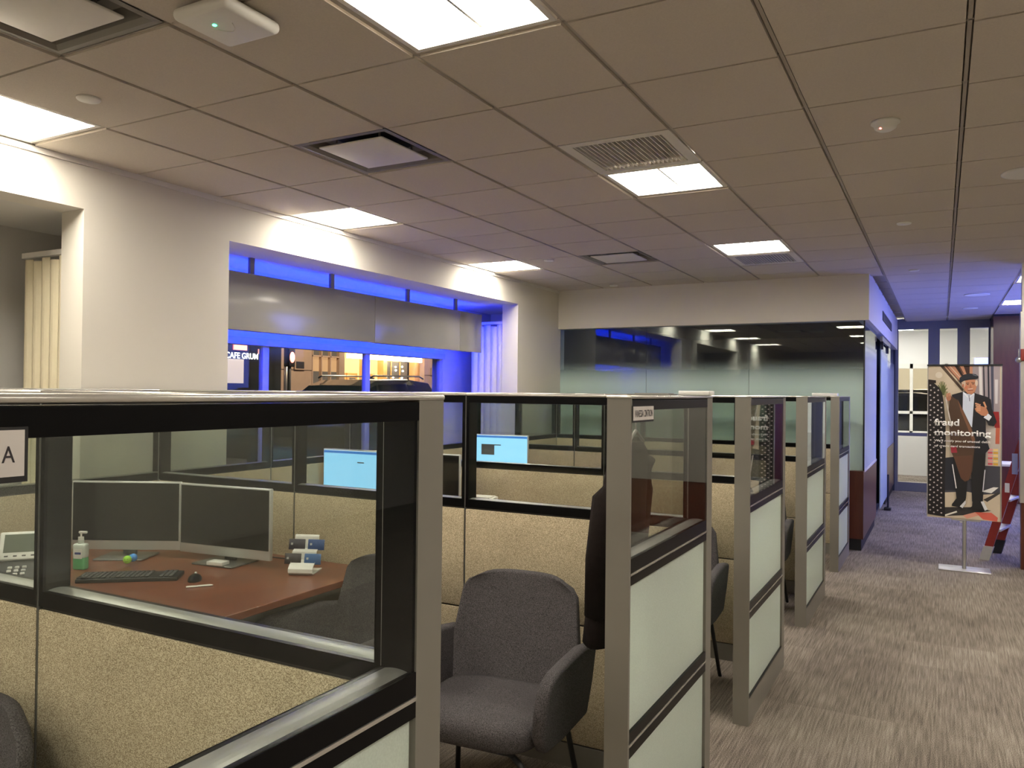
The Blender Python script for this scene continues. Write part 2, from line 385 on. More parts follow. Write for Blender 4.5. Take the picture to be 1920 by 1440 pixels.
b = MB(); b.lathe([(0, -.002), (.084, -.002), (.084, 0)]); b.build('lens', emit('downlight_lens', (1, .94, .82), 8), t)

# ------------------------------------------------------------------ room shell
b = MB(); b.box(-.95, 9.3, -8.7, 17.6, -.1, 0); fl = struct(b.build('floor', M['carpet']))
# left wall with two deep window recesses
b = MB()
YA0, YA1, YB0, YB1, ZT = -2.6, .90, 1.925, 6.05, 2.59
b.box(-.2, 0, -8.7, YA0, 0, H+.1); b.box(-.2, 0, YA1, YB0, 0, H+.1); b.box(-.2, 0, YB1, 7.3, 0, H+.1)
for (a, c) in ((YA0, YA1), (YB0, YB1)):
    b.box(-.2, 0, a, c, ZT, H+.1); b.box(-.2, 0, a, c, 0, .55)
wl = struct(b.build('wall_left', M['wall']))
b = MB()   # outer wall, recess ceilings and sills
b.box(-.95, -.2, -3.2, 7.3, ZT, ZT+.08); b.box(-.95, -.2, -3.2, 7.3, .47, .55)
b.box(-1.05, -.9, -3.2, 2.55, .0, ZT+.08); b.box(-1.05, -.9, 2.55, 5.90, 2.03, ZT+.08); b.box(-1.05, -.9, 2.55, 5.90, 0, .75); b.box(-1.05, -.9, 5.90, 7.3, 0, ZT+.08)
b.box(-.9, -.2, 1.35, 1.45, .55, ZT); b.box(-.9, -.2, 7.0, 7.1, .55, ZT); b.box(-.9, -.2, -3.2, -3.1, .55, ZT)
struct(b.build('wall_window_recess', M['wall_in']))
b = MB(); b.box(9.2, 9.3, -8.7, 17.6, 0, H+.1); struct(b.build('wall_right', M['wall']))
b = MB(); b.box(-.2, 9.3, -8.8, -8.7, 0, H+.1); struct(b.build('wall_back', M['wall']))
b = MB(); b.box(0, .012, -8.7, 7.3, H-.03, H+.0); struct(b.build('trim_1', M['white_metal']))

# window in the recess: frame, mullions, glass
t = thing('window_1', 'dark street window in the blue lit recess', 'window'); t['kind'] = 'structure'
b = MB()
for (y0, y1) in ((2.55, 2.61), (3.13, 3.20), (4.51, 4.58), (5.85, 5.90)): b.box(-.96, -.915, y0, y1, .75, 2.03)
b.box(-1.0, -.87, 2.55, 5.9, 1.97, 2.03); b.box(-1.0, -.87, 2.55, 5.9, .75, .83)
b.build('window_frame', mat('window_frame_paint', (.5, .5, .5), .4), t)
for (y0, y1) in ((2.61, 3.13), (3.20, 4.51), (4.58, 5.85)):
    b = MB(); b.box(-.945, -.937, y0, y1, .83, 1.97); b.build('pane', M['glass'], t)

# hanging sign cabinet seen from behind, with its blue LED tubes
t = thing('hanging_sign', 'long grey sign cabinet hanging in the window, glowing blue behind', 'sign', (-.40, 3.95, 2.25))
for (y0, y1) in ((-1.93, -.0), (.004, 1.46), (1.464, 1.92)):
    b = MB(); b.rbox(-.03, .035, y0, y1, -.215, .215, .004); b.build('sign_panel', mat('sign_grey', (.29, .275, .25), .13, var=.02, scale=4), t)
for (py) in (2.50, 3.40, 4.50, 5.37):
    b = MB(); b.box(-.012, .012, py-3.95-.022, py-3.95+.022, .215, .345); b.build('hanger', M['taupe'], t)
blue = emit('blue_led', (.004, .03, 1.0), 26, (.1, .1, .9))
for z in (-.15, -.05, .06):
    b = MB(); b.box(-.055, -.032, -1.9, 1.915, z-.012, z+.012); b.build('led_strip', blue, t)

b = MB(); b.box(-.055, -.032, 1.88, 1.915, -.2, .2); b.build('led_strip', blue, t)
def blinds(name_y, x0, n, w, z0, z1, label, col):
    t = thing('vertical_blinds', label, 'blinds', (0, 0, 0), 0, 'vertical blinds parked beside the windows')
    for k in range(n):
        b = MB(); xa = x0-k*w; pts = []
        for q in range(7):
            s = q/6; pts.append((xa-s*w*.96, name_y-.016*math.sin(s*PI)))
        poly = pts+[(p[0], p[1]+.003) for p in pts[::-1]]
        b.prism(poly, z0, z1-.02*math.sin(k*1.7)**2, 'z'); b.build('slat', col, t)
    b = MB(); b.box(x0-n*w, x0+.01, name_y-.02, name_y+.02, z1+.005, z1+.035); b.build('head_rail', M['white_metal'], t)
bl = mat('blind_cloth', (.78, .70, .50), .8, var=.03)
blinds(.96, -.235, 5, .083, .6, 2.36, 'stack of cream vertical blinds in the unlit left window recess', bl)
blinds(6.12, -.225, 5, .085, .6, 2.37, 'stack of pale vertical blinds at the far end of the blue recess', mat('blind_cloth_pale', (.74, .70, .62), .8, var=.03))

# ------------------------------------------------------------------ cubicle partitions
ZS, ZG = 1.105, 1.548
def partition(x, y, rz, Ln, label, group, seamL=True):
    """local x runs along the panel from 0 to Ln"""
    t = thing('partition_panel', label, 'partition', (x, y, 0), rz, group)
    h = .035; g = .003
    f = MB()
    f.box(g, Ln-g, -h, h, 1.068, ZS); f.box(g, Ln-g, -h, h, ZG, 1.580)
    f.box(g, .018, -h, h, ZS, ZG); f.box(Ln-.018, Ln-g, -h, h, ZS, ZG)
    f.build('window_frame', M['black'], t)
    s = MB(); n = 8; pts = [(-h+.004, ZS-.012)]+[(-h+.004+(2*h-.008)*k/n, ZS-.002+.005*math.sin(PI*k/n)) for k in range(n+1)]+[(h-.004, ZS-.012)]
    s.prism(pts, .019, Ln-.019, 'x'); s.build('sill', M['sill'], t)
    for sy in (-1, 1):
        p = MB(); p.box(.016, Ln-.016, sy*h-.002*(sy+1), sy*h+.002*(1-sy), ZS-.002, ZG+.002); p.build('glass_pane', M['glass'], t)
    c = MB(); c.rbox(0, Ln, -h-.003, h+.003, 1.580, 1.592, .004); c.build('top_cap', M['cap'], t)
    k = MB(); k.box(.004, Ln-.004, -.026, .026, .1, 1.07); k.build('core', M['core'], t)
    for (z0, z1) in ((.612, 1.060), (.105, .606)):
        for sy in (-1, 1):
            y0, y1 = (-h-.001, -.026) if sy < 0 else (.026, h+.001)
            p = MB(); p.rbox(g+.001, Ln-g-.001, y0, y1, z0, z1, .003, seg=2); p.build('fabric_panel', M['fab'], t)
    p = MB(); p.box(0, Ln, -h, h, 0, .1); p.build('base_trim', M['taupe'], t)
    e = MB(); e.box(-.0015, .0015, -h-.002, h+.002, .1, 1.58); e.box(Ln-.0015, Ln+.0015, -h-.002, h+.002, .1, 1.58); e.build('seam_strip', M['sill'], t)
    return t
CW = [-.65, 1.32, 3.035, 4.93, 6.81]
ordn = ['nearest', 'second', 'third', 'fourth', 'farthest']
XS = [.152, 1.215, 2.262, 3.303]
pos = ['window-side', 'middle', 'aisle-side']
for ci, yc in enumerate(CW):
    for k in range(3):
        if ci == 0 and k == 0: pass
        partition(XS[k], yc, 0, XS[k+1]-XS[k]-.0005, '%s beige and glass panel of the %s cross partition from the camera' % (pos[k], ordn[ci]), 'cross partitions between the cubicles')
ys = [-1.6, -.65, .335, 1.32, 2.18, 3.035, 3.98, 4.93, 5.87, 6.81]
yn = ['before the nearest desk', 'in the first cubicle, near half', 'in the first cubicle, far half']
for k in range(len(ys)-1):
    a, c = ys[k], ys[k+1]
    cub = ['camera-side', 'nearest', 'nearest', 'second', 'second', 'third', 'third', 'fourth', 'fourth'][k]
    half = ['far', 'near', 'far', 'near', 'far', 'near', 'far', 'near', 'far'][k]
    partition(.115, a, PI/2, c-a-.0005, 'beige and glass panel along the window wall, %s half of the %s cubicle' % (half, cub), 'spine partitions along the window wall')

def wing(y0, y1, label):
    t = thing('aisle_screen', label, 'partition', (3.3425, y0, 0), PI/2, 'aisle screens with frosted glass')
    Ln = y1-y0; h = .0375; E0, E1 = .012, Ln-.078
    p = MB(); p.box(0, .012, -h, h, 0, 1.583); p.build('end_cap', M['taupe'], t)
    p = MB(); p.box(Ln-.078, Ln, -h, h, 0, 1.583); p.build('end_post', M['taupe'], t)
    f = MB()
    f.box(E0, E1, -h, h, 1.064, ZS); f.box(E0, E1, -h, h, 1.026, 1.053); f.box(E0, E1, -h+.006, h-.006, 1.053, 1.064)
    f.box(E0, E1, -h, h, ZG, 1.580); f.box(E0, E0+.008, -h+.004, h-.004, ZS, ZG); f.box(E1-.008, E1, -h+.004, h-.004, ZS, ZG)
    f.box(E0, E1, -h, h, .556, .588); f.box(E0, E1, -h, h, .512, .544); f.box(E0, E1, -h+.006, h-.006, .544, .556); f.box(E0, E1, -h, h, .128, .136)
    f.build('window_frame', M['black'], t)
    s = MB(); s.box(E0, E1, -h-.001, h+.001, 1.055, 1.062); s.build('trim_line', M['cap'], t)
    s = MB(); s.box(E0, E1, -h-.001, h+.001, .5465, .5535); s.build('trim_line', M['cap'], t)
    s = MB(); n = 8; pts = [(-h+.004, ZS-.012)]+[(-h+.004+(2*h-.008)*k/n, ZS-.002+.005*math.sin(PI*k/n)) for k in range(n+1)]+[(h-.004, ZS-.012)]
    s.prism(pts, E0+.008, E1-.008, 'x'); s.build('sill', M['sill'], t)
    for sy in (-1, 1):
        p = MB(); p.box(E0, E1, sy*h-.002*(sy+1), sy*h+.002*(1-sy), ZS, ZG); p.build('glass_pane', M['glass'], t)
    for (z0, z1) in ((.588, 1.026), (.136, .512)):
        p = MB(); p.box(E0+.006, E1-.006, -.028, .028, z0, z1); p.build('frosted_pane', M['sheet'], t)
    p = MB(); p.box(E0, E1, -h, h, 0, .128); p.build('base_rail', M['taupe'], t)
    p = MB(); p.rbox(-.002, Ln+.002, -h-.003, h+.003, 1.583, 1.593, .004); p.build('top_cap', M['cap'], t)
    return t
WG = [(-1.60, -.61), (.40, 1.36), (2.09, 3.075), (3.95, 4.97), (5.91, 6.85)]
wl_ = ['nearest aisle screen, its dark framed glass filling the left foreground', 'second aisle screen, with the name plate and black coat', 'third aisle screen, glass above frosted panes beside the aisle',
       'fourth aisle screen from the camera beside the aisle', 'farthest aisle screen, next to the wood panelled corner']
for (a, c), lb in zip(WG, wl_): wing(a, c, lb)

# name plates
pm = mat('plate_paper', (.60, .56, .53), .5, var=.12, scale=25); ink = mat('plate_ink', (.03, .025, .03), .6)
def plate(y0, y1, z0, z1, label, txt, th, tw, ty, tz):
    t = thing('name_plate', label, 'sign', (3.3815, 0, 0), 0, 'name plates on the aisle screens')
    b = MB(); b.box(0, .002, y0-.004, y1+.004, z0-.006, z1+.003); b.build('holder', M['blackm'], t)
    b = MB(); b.box(.002, .003, y0, y1, z0, z1); b.build('card', pm, t)
    o = text_mesh(txt, 'lettering', ink, th, t, width=tw); o.rotation_euler = (PI/2, 0, PI/2); o.location = (.0036, ty, tz)
plate(.412, .600, 1.518, 1.560, 'pale name plate with condensed capitals on the second aisle screen', 'VANESSA CINTRON', .022, .165, .424, 1.528)
plate(-1.58, -1.378, 1.511, 1.557, 'pale name plate ending in A at the left edge of the picture', 'A', .017, .0125, -1.400, 1.525)

# ------------------------------------------------------------------ guest chairs
def make_chair(label):
    t = thing('guest_chair', label, 'chair', (0, 0, 0), 0, 'charcoal guest chairs in the cubicles')
    # seat
    nu, nv = 10, 10; b = MB(); top = []; 
    def seat_ring(z, k):
        pts = []
        for q in range(28):
            a = 2*PI*q/28; ca, sa = math.cos(a), math.sin(a)
            e = .45; x = .255*k*math.copysign(abs(ca)**e, ca); y = .01+.235*k*math.copysign(abs(sa)**e, sa)
            pts.append((x, y, z - (.018 if y < -.15 else 0)*((-.15-y)/.14 if y < -.15 else 0)))
        return pts
    rings = [seat_ring(.385, .80), seat_ring(.390, .94), seat_ring(.415, 1.0), seat_ring(.452, 1.0), seat_ring(.470, .95), seat_ring(.476, .75), seat_ring(.474, .4), seat_ring(.472, .08)]
    vs = [v for r in rings for v in r]; fs = [(i*28+k, i*28+(k+1) % 28, (i+1)*28+(k+1) % 28, (i+1)*28+k) for i in range(len(rings)-1) for k in range(28)]
    fs += [tuple(range(28))[::-1], tuple((len(rings)-1)*28+k for k in range(28))]
    b.add(vs, fs, 0, True); b.build('seat', M['chair'], t)
    # backrest: curved, tapered, rounded top corners
    def back(v, u):     # v 0..1 up, u -1..1 across
        z = .40+.475*v
        w = .268 - .012*v
        w += .012*math.sin(min(1, v/.55)*PI/2); w -= .030*max(0, (v-.35)/.65)
        if v > .84: w -= .055*((v-.84)/.16)**2
        if v < .25: w -= .01*(1-v/.25)
        x = w*u
        y = .235+.085*v - .075*abs(u)**2.4*(1-.25*v)
        if v > .9: z -= .02*((v-.9)/.1)*abs(u)**6
        return Vector((x, y, z))
    nu, nv = 16, 14; b = MB(); V = []
    for s in (0, 1):
        for j in range(nv+1):
            for i in range(nu+1):
                p = back(j/nv, -1+2*i/nu); th = .055*(1-.35*(j/nv))*(1-.0*abs(-1+2*i/nu))
                V.append(p+Vector((0, th if s else 0, 0)))
    W = nu+1; S = W*(nv+1); F = []
    for j in range(nv):
        for i in range(nu):
            a = j*W+i; F.append((a, a+1, a+W+1, a+W)); F.append((S+a, S+a+W, S+a+W+1, S+a+1))
    for i in range(nu):
        F.append((i, S+i, S+i+1, i+1)); a = nv*W+i; F.append((a, a+1, S+a+1, S+a))
    for j in range(nv):
        a = j*W; F.append((a, a+W, S+a+W, S+a)); a = j*W+nu; F.append((a, S+a, S+a+W, a+W))
    b.add(V, F, 0, True); o = b.build('backrest', M['chair'], t)
    m = o.modifiers.new('bev', 'BEVEL'); m.width = .012; m.segments = 3; m.angle_limit = math.radians(50)
    # arms
    for sx in (-1, 1):
        out = [(.255, .375), (.290, .50), (.300, .640), (.15, .664), (.0, .660), (-.11, .652), (-.165, .636), (-.195, .60), (-.205, .53), (-.200, .45), (-.15, .39), (.0, .375)]
        b = MB(); n = len(out); vs = []
        for (dx, k) in ((.0, .0), (.052, 0)):
            for (y, z) in out:
                lean = .026*max(0, (z-.40)/.27); vs.append((sx*(.243+dx+lean), y, z))
        fs = [tuple(range(n))[::-1], tuple(range(n, 2*n))]+[(i, (i+1) % n, n+(i+1) % n, n+i) for i in range(n)]
        b.add(vs, fs, 0, True); o = b.build('armrest', M['chair'], t)
        m = o.modifiers.new('bev', 'BEVEL'); m.width = .018; m.segments = 4; m.angle_limit = math.radians(50)
    for sx in (-1, 1):
        for (ya, yb) in ((-.19, -.255), (.20, .275)):
            b = MB(); b.tube([(sx*.15, ya*.8, .368), (sx*.215, ya, .350), (sx*.232, ya*1.03, .325), (sx*.272, yb, .0)], .0105); b.build('leg', M['blackm'], t)
    for y in (-.17, .19): b = MB(); b.tube([(-.18, y, .372), (.18, y, .372)], .009); b.build('cross_bar', M['blackm'], t)
    return t
ch = make_chair('charcoal upholstered armchair fully visible in the opening before the black coat')
ch.location = (2.735, .70, 0); ch.rotation_euler = (0, 0, math.radians(4))
for (x, y, a, lb) in ((2.03, .66, -12, 'charcoal armchair beside the wooden desk, seen through the near glass'),
                      (2.22, -1.10, 3, 'charcoal chair whose back shows in the bottom left corner'),
                      (2.84, 2.42, 4, 'charcoal armchair between the second and third aisle screens'),
                      (2.90, 4.30, 4, 'charcoal armchair between the third and fourth aisle screens')):
    dup(ch, (x, y, 0), math.radians(a), lb)

# coat
ck = mat('black_wool', (.014, .010, .009), .85, var=.3, spec=.1, scale=50, bump=.3)
t = thing('coat', 'long black coat hanging inside the second aisle screen', 'coat', (3.255, .80, 0))
b = MB(); rows = [(1.43, .06, .03, 0), (1.40, .14, .045, -.01), (1.36, .185, .055, -.02), (1.28, .19, .062, -.03), (1.15, .195, .075, -.045), (1.03, .20, .085, -.055), (.93, .20, .09, -.062), (.84, .205, .095, -.068), (.755, .21, .10, -.072)]
ns = 24; vs = []; fs = []
for (z, wy, wx, ox) in rows:
    for q in range(ns):
        a = 2*PI*q/ns; fold = 1+.05*math.sin(5*a+z*3)*(1.45-z)
        vs.append((ox+wx*math.cos(a)*fold*.8-.005, wy*math.sin(a)*fold*.95, z))
for i in range(len(rows)-1):
    for q in range(ns): fs.append((i*ns+q, i*ns+(q+1) % ns, (i+1)*ns+(q+1) % ns, (i+1)*ns+q))
fs += [tuple(range(ns)), tuple((len(rows)-1)*ns+q for q in range(ns))]
b.add(vs, fs, 0, True); b.build('body', ck, t)
for sy in (-1, 1):
    b = MB(); b.tube([(-.01, sy*.14, 1.36), (-.04, sy*.185, 1.25), (-.06, sy*.19, 1.05), (-.07, sy*.18, .86)], [.035, .042, .042, .038], 12); b.build('sleeve', ck, t)
b = MB(); b.tube([(0, -.08, 1.43), (0, 0, 1.47), (0, .08, 1.43)], .006); b.tube([(0, 0, 1.47), (0, 0, 1.52), (.02, 0, 1.54), (.035, 0, 1.52)], .003); b.build('hanger', M['steel'], t)

# ------------------------------------------------------------------ desks
def make_desk(label, loc):
    t = thing('corner_desk', label, 'desk', loc, 0, 'wooden corner desks')
    poly = [(.155, 1.275), (1.79, 1.275), (1.79, .27), (1.50, .27), (.82, -.05), (.82, -.30), (.155, -.30)]
    b = MB(); b.prism(poly, .700, .730); o = b.build('desktop', M['desk'], t)
    m = o.modifiers.new('bev', 'BEVEL'); m.width = .003; m.segments = 2
    b = MB(); b.box(1.55, 1.575, .33, 1.24, .0, .70); b.build('side_panel', M['taupe'], t)
    b = MB(); b.box(.17, .80, -.285, -.26, .0, .70); b.build('side_panel', M['taupe'], t)
    b = MB(); b.box(.17, 1.55, 1.235, 1.255, .25, .70); b.build('back_panel', M['taupe'], t)
    return t
d1 = make_desk('reddish wooden corner desk with two blank monitors in the nearest cubicle', (0, 0, 0))
dup(d1, (0, 1.715, 0), 0, 'wooden corner desk in the second cubicle under the blue screen')
dup(d1, (0, 3.61, 0), 0, 'wooden corner desk in the third cubicle, mostly hidden by partitions')

def make_monitor(label, loc, rz, scr, w=.545, zc=.0, sh=.0):
    t = thing('monitor', label, 'monitor', loc, rz, None)
    zb, zt = .045+zc, .395+zc; hw = w/2
    b = MB(); b.rbox(-hw, hw, 0, .022, zb, zt, .004, seg=2); b.rbox(-.12, .12, .022, .05, zb+.08, zt-.08, .01); b.build('housing', M['silver'], t)
    b = MB(); b.box(-hw+.008, hw-.008, -.0015, .0005, zb+.048, zt-.008); b.build('screen', scr, t)
    b = MB(); b.rbox(-.035, .035, .045, .062, .008, zb+.15, .004); b.build('stand', M['foot'], t)
    b = MB(); b.rbox(-.125, .125, -.085, .115, 0, .009, .004); b.build('stand_base', M['foot'], t)
    return t
R = math.radians
make_monitor('blank monitor on the left in the nearest cubicle, behind the green gel bottle', (.515, .815, .73), R(28), M['screen'], .56, -.005)
mr = make_monitor('blank silver monitor on the right with a white pad on its foot', (1.045, .975, .73), R(6), M['screen'], .57, -.01)
def screen_mat(name, c, s): return emit(name, c, s, (.02, .02, .02))
sky = screen_mat('screen_blue', lin(140, 200, 240), 1.0); skyd = screen_mat('screen_bar', lin(40, 110, 190), .9); dk = screen_mat('screen_dialog', lin(70, 70, 65), .6); wh = screen_mat('screen_edge', lin(225, 245, 255), 1.1)
def lit_screen(t, w, zb, zt, dialog):
    b = MB(); hw = w/2-.008; y = -.0022
    b.box(-hw, hw, y, y+.0005, zt-.030, zt-.010, 0); b.box(-hw, hw, y, y+.0005, zt-.012, zt-.008, 1)
    for (x0, x1, z0, z1, mi) in dialog: b.box(x0, x1, y, y+.0005, z0, z1, mi)
    b.build('screen_content', [skyd, wh, dk], t)
m2 = make_monitor('monitor with a pale blue lit screen in the second cubicle', (.46, 2.68, .73), R(2), sky, .56, .045)
lit_screen(m2, .56, .09, .44, [(.03, .09, .345, .353, 2)])
m2b = make_monitor('blank monitor right of the pale blue screen in the second cubicle', (1.05, 2.74, .73), R(0), M['screen'], .545, .045)
m3 = make_monitor('monitor with a blue screen and dark window in the third cubicle', (.70, 4.42, .73), R(4), sky, .54, .09)
lit_screen(m3, .54, .135, .485, [(-.19, -.06, .30, .395, 2), (-.06, .005, .386, .395, 2)])

# things on the near desk
def W(x, y): return (x, y, .73)
t = thing('desk_phone', 'white framed desk telephone with a grey display at the left edge', 'telephone', (.52, .27, .73), R(52))
b = MB(); b.prism([(-.12, 0), (.11, 0), (.11, .09), (-.12, .02)], -.115, .115, 'x'); b.build('body', M['blackm'], t)
Mt = Matrix.Translation((0, .085, .135)) @ Matrix.Rotation(R(-35), 4, 'X')
b = MB(); b.rbox(-.085, .085, -.008, .008, -.07, .07, .006, M4=Mt); b.build('display_frame', M['white'], t)
b = MB(); b.box(-.066, .066, -.0095, -.0082, -.035, .055, M4=Mt); b.build('display', mat('phone_lcd', (.10, .12, .09), .3), t)
b = MB()
for q in range(4): b.box(-.06+q*.035, -.045+q*.035, -.0098, -.008, -.056, -.05, M4=Mt)
b.build('soft_keys', M['blackm'], t)
b = MB()
for r in range(3):
    for c in range(3): b.rbox(-.035+c*.028, -.018+c*.028, -.085+r*.028, -.07+r*.028, .036+r*.008, .044+r*.009, .002)
b.build('keypad', M['white'], t)
b = MB(); b.tube([(-.10, -.09, .05), (-.10, -.06, .065), (-.10, .05, .085), (-.10, .09, .085)], [.022, .016, .016, .024]); b.build('handset', M['blackm'], t)

t = thing('gel_bottle', 'clear pump bottle of green hand gel beside the left monitor', 'bottle', (.575, .535, .73), R(20))
cl = mat('clear_plastic', (.62, .68, .62), .2, var=.03); gr = mat('green_gel', (.10, .42, .16), .2, var=.05)
b = MB(); b.rbox(-.032, .032, -.02, .02, 0, .062, .01); b.build('gel', gr, t)
b = MB(); b.rbox(-.033, .033, -.021, .021, .055, .125, .012); b.cyl((0, 0, .12), (0, 0, .14), .014); b.build('bottle', cl, t)
b = MB(); b.cyl((0, 0, .14), (0, 0, .155), .013); b.cyl((0, 0, .155), (0, 0, .175), .004); b.rbox(-.009, .03, -.007, .007, .172, .183, .003); b.build('pump', M['white'], t)
b = MB(); b.box(-.022, .022, -.0222, -.0212, .055, .1, 0); b.box(-.016, .016, -.0228, -.0222, .075, .085, 1); b.build('sticker', [M['white'], mat('navy_print', (.02, .04, .2), .5)], t)

t = thing('keyboard', 'black keyboard on the desk before the left monitor', 'keyboard', (.945, .535, .73), R(38))
b = MB(); b.rbox(-.215, .215, -.07, .07, .0, .018, .004); b.build('base', M['blackm'], t)
b = MB()
for r in range(5):
    for c in range(15): b.rbox(-.212+c*.0203, -.195+c*.0203, -.061+r*.0245, -.041+r*.0245, .018, .025, .002, seg=1)
    for c in range(3): b.rbox(.105+c*.0203+.03, .122+c*.0203+.03, -.061+r*.0245, -.041+r*.0245, .018, .025, .002, seg=1)
b.build('keys', mat('key_grey', (.05, .05, .05), .5), t)
t = thing('mouse', 'small black computer mouse right of the keyboard', 'mouse', (1.215, .66, .73), R(40))
b = MB(); b.ball((0, 0, .004), 1, 20, sc=(.03, .052, .026)); b.build('shell', M['black'], t)
b = MB(); b.cyl((-.004, .025, .028), (.004, .025, .028), .006); b.build('wheel', M['silver'], t)
b = MB(); b.cyl((-.055, 0, .005), (.045, 0, .005), .0042, seg=8); b.cyl((.045, 0, .005), (.057, 0, .005), .0042, .001, seg=8)
o = b.build('pen', M['white']); o.location = (1.335, .585, .73); o.rotation_euler = (0, 0, R(52)); tag(o, 'thin white pen lying on the desk near the mouse', 'pen')
t = thing('note_pad', 'small white pad lying on the foot of the right monitor', 'note pad', (1.075, .915, .739), R(10))
b = MB(); b.rbox(-.045, .045, -.03, .03, 0, .018, .003); b.build('pages', M['white'], t)
for (x, y, c, n) in ((.690, .70, (.35, .75, .05), 'green'), (.672, .745, (.05, .3, .8), 'blue')):
    t = thing('stress_ball', 'small %s smiley ball on the foot of the left monitor' % n, 'ball', (x, y, .7395), R(35))
    b = MB(); b.ball((0, 0, .02), .02); b.build('ball', mat(n+'_foam', c, .6), t)
    b = MB(); b.ball((-.006, -.0185, .025), .002, 8); b.ball((.006, -.0185, .025), .002, 8); b.tube([(-.008, -.0178, .016), (0, -.019, .012), (.008, -.0178, .016)], .0009, 6); b.build('face', M['blackm'], t)

# card display with four cards
t = thing('card_display', 'white curved display stand holding four bank cards', 'display stand', (1.52, 1.05, .73), R(24))
prof = [(-.075, .002), (-.088, .012), (-.088, .03), (-.07, .045), (-.045, .052), (-.035, .065), (-.03, .10), (-.012, .106), (.0, .112), (.008, .165), (.012, .172)]
back_ = [(p[0]+.006, p[1]-.003 if p[1] > .01 else p[1]+.006) for p in prof]
b = MB(); b.prism([(.06, .002), (.06, .006), (-.07, .006)]+[(p[0]+.006, p[1]+.002) for p in prof[1:]]+prof[::-1], -.058, .058, 'x'); b.build('stand', M['white'], t)
cards = [(-.045, -.036, .082, (.035, .03, .05), 'dark bank card in the upper left slot of the white display', .125), (.048, -.036, .082, lin(40, 75, 130), 'blue bank card in the upper right slot of the white display', .125),
         (-.05, -.075, .0, (.04, .035, .04), 'dark bank card in the lower left slot of the white display', .065), (.045, -.075, .0, lin(50, 95, 150), 'light blue bank card in the lower right slot of the white display', .065)]
for (x, y, z, c, lb, zz) in cards:
    yy = -.004 if zz > .1 else -.046
    mcard = mat('card_'+lb[:4]+str(zz)+str(x > 0), c, .3, var=.25, scale=12)
    o = thing('bank_card', lb, 'card', t.matrix_world @ Vector((0, 0, 0)), 0, 'bank cards on the display')
    Rm = Matrix.Rotation(R(24), 4, 'Z'); p = Rm @ Vector((x, yy-.002, 0)); o.location = (1.52+p.x, 1.05+p.y, .73+zz-.02); o.rotation_euler = (R(-12), 0, R(24))
    b = MB(); b.rbox(-.040, .040, -.001, .001, 0, .050, .0009, seg=1); b.build('card', mcard, o)
    b = MB(); b.box(-.030, -.020, -.0016, -.001, .022, .032); b.build('chip', M['silver'], o)
# hooks on the spine fabric, cables, armrest of the task chair
for (y, z, n) in ((.60, .99, 'left'), (.64, .995, 'middle'), (.655, .965, 'lower')):
    b = MB(); b.rbox(0, .006, -.012, .012, -.018, .018, .003); b.tube([(.006, 0, -.005), (.016, 0, -.012), (.018, 0, -.004)], .002)
    o = b.build('wall_hook', M['blackm'] if n == 'middle' else cl); o.location = (.152, y, z); tag(o, 'small %s stuck on the beige panel, %s of the three' % ('black hook' if n == 'middle' else 'clear hook', n), 'hook', 'hooks above the telephone')
cabs = [[(.60, .86, .95), (.66, .95, .80), (.85, 1.10, .745), (1.05, 1.17, .737), (1.3, 1.2, .737)], [(.98, 1.08, .90), (.95, 1.15, .78), (.80, 1.2, .737), (.55, 1.15, .737)], [(.55, .88, .90), (.62, 1.0, .76), (.9, 1.15, .737), (1.1, 1.12, .76), (1.06, 1.09, .88)]]
for k, c in enumerate(cabs):
    pts = []
    for i in range(len(c)-1):
        for q in range(6):
            s = q/6; a = Vector(c[max(i-1, 0)]); p = Vector(c[i]); n = Vector(c[i+1]); d = Vector(c[min(i+2, len(c)-1)])
            pts.append(.5*((2*p)+(-a+n)*s+(2*a-5*p+4*n-d)*s*s+(-a+3*p-3*n+d)*s**3))
    b = MB(); b.tube(pts, .0032, 8); o = b.build('cable', M['blackm']); tag(o, ['black cable running from behind the left monitor along the partition', 'black cable looping behind the right monitor', 'black cable joining the two blank monitors'][k], 'cable', 'cables behind the monitors')
t = thing('task_chair', 'black office chair at the nearest desk, only an armrest in view', 'chair', (1.50, -.13, 0), R(-35))
b = MB(); b.rbox(-.24, .24, -.25, .22, .43, .50, .03); b.build('seat', M['blackm'], t)
b = MB(); b.rbox(-.22, .22, -.28, -.235, .56, .98, .03); b.build('backrest', M['blackm'], t)
b = MB(); b.cyl((0, 0, .1), (0, 0, .43), .03); b.build('gas_lift', M['blackm'], t)
for k in range(5):
    a = 2*PI*k/5; b = MB(); b.cyl((0, 0, .11), (.28*math.cos(a), .28*math.sin(a), .075), .022, .014); b.ball((.28*math.cos(a), .28*math.sin(a), .03), .03); b.build('leg', M['blackm'], t)
for sx in (-1, 1):
    b = MB(); b.rbox(sx*.28-.035, sx*.28+.035, -.14, .13, .665, .69, .012); b.tube([(sx*.23, 0, .47), (sx*.285, 0, .50), (sx*.285, 0, .67)], .014); b.build('armrest', M['blackm'], t)
t = thing('paper_tray', 'white box with papers on the second cubicle desk behind glass', 'tray', (1.42, 2.86, .73), R(8))
b = MB(); b.rbox(-.10, .10, -.07, .07, 0, .15, .006); b.build('box', M['white'], t)
b = MB(); b.box(-.09, .085, -.06, .06, .15, .156); b.build('papers', M['white'], t)
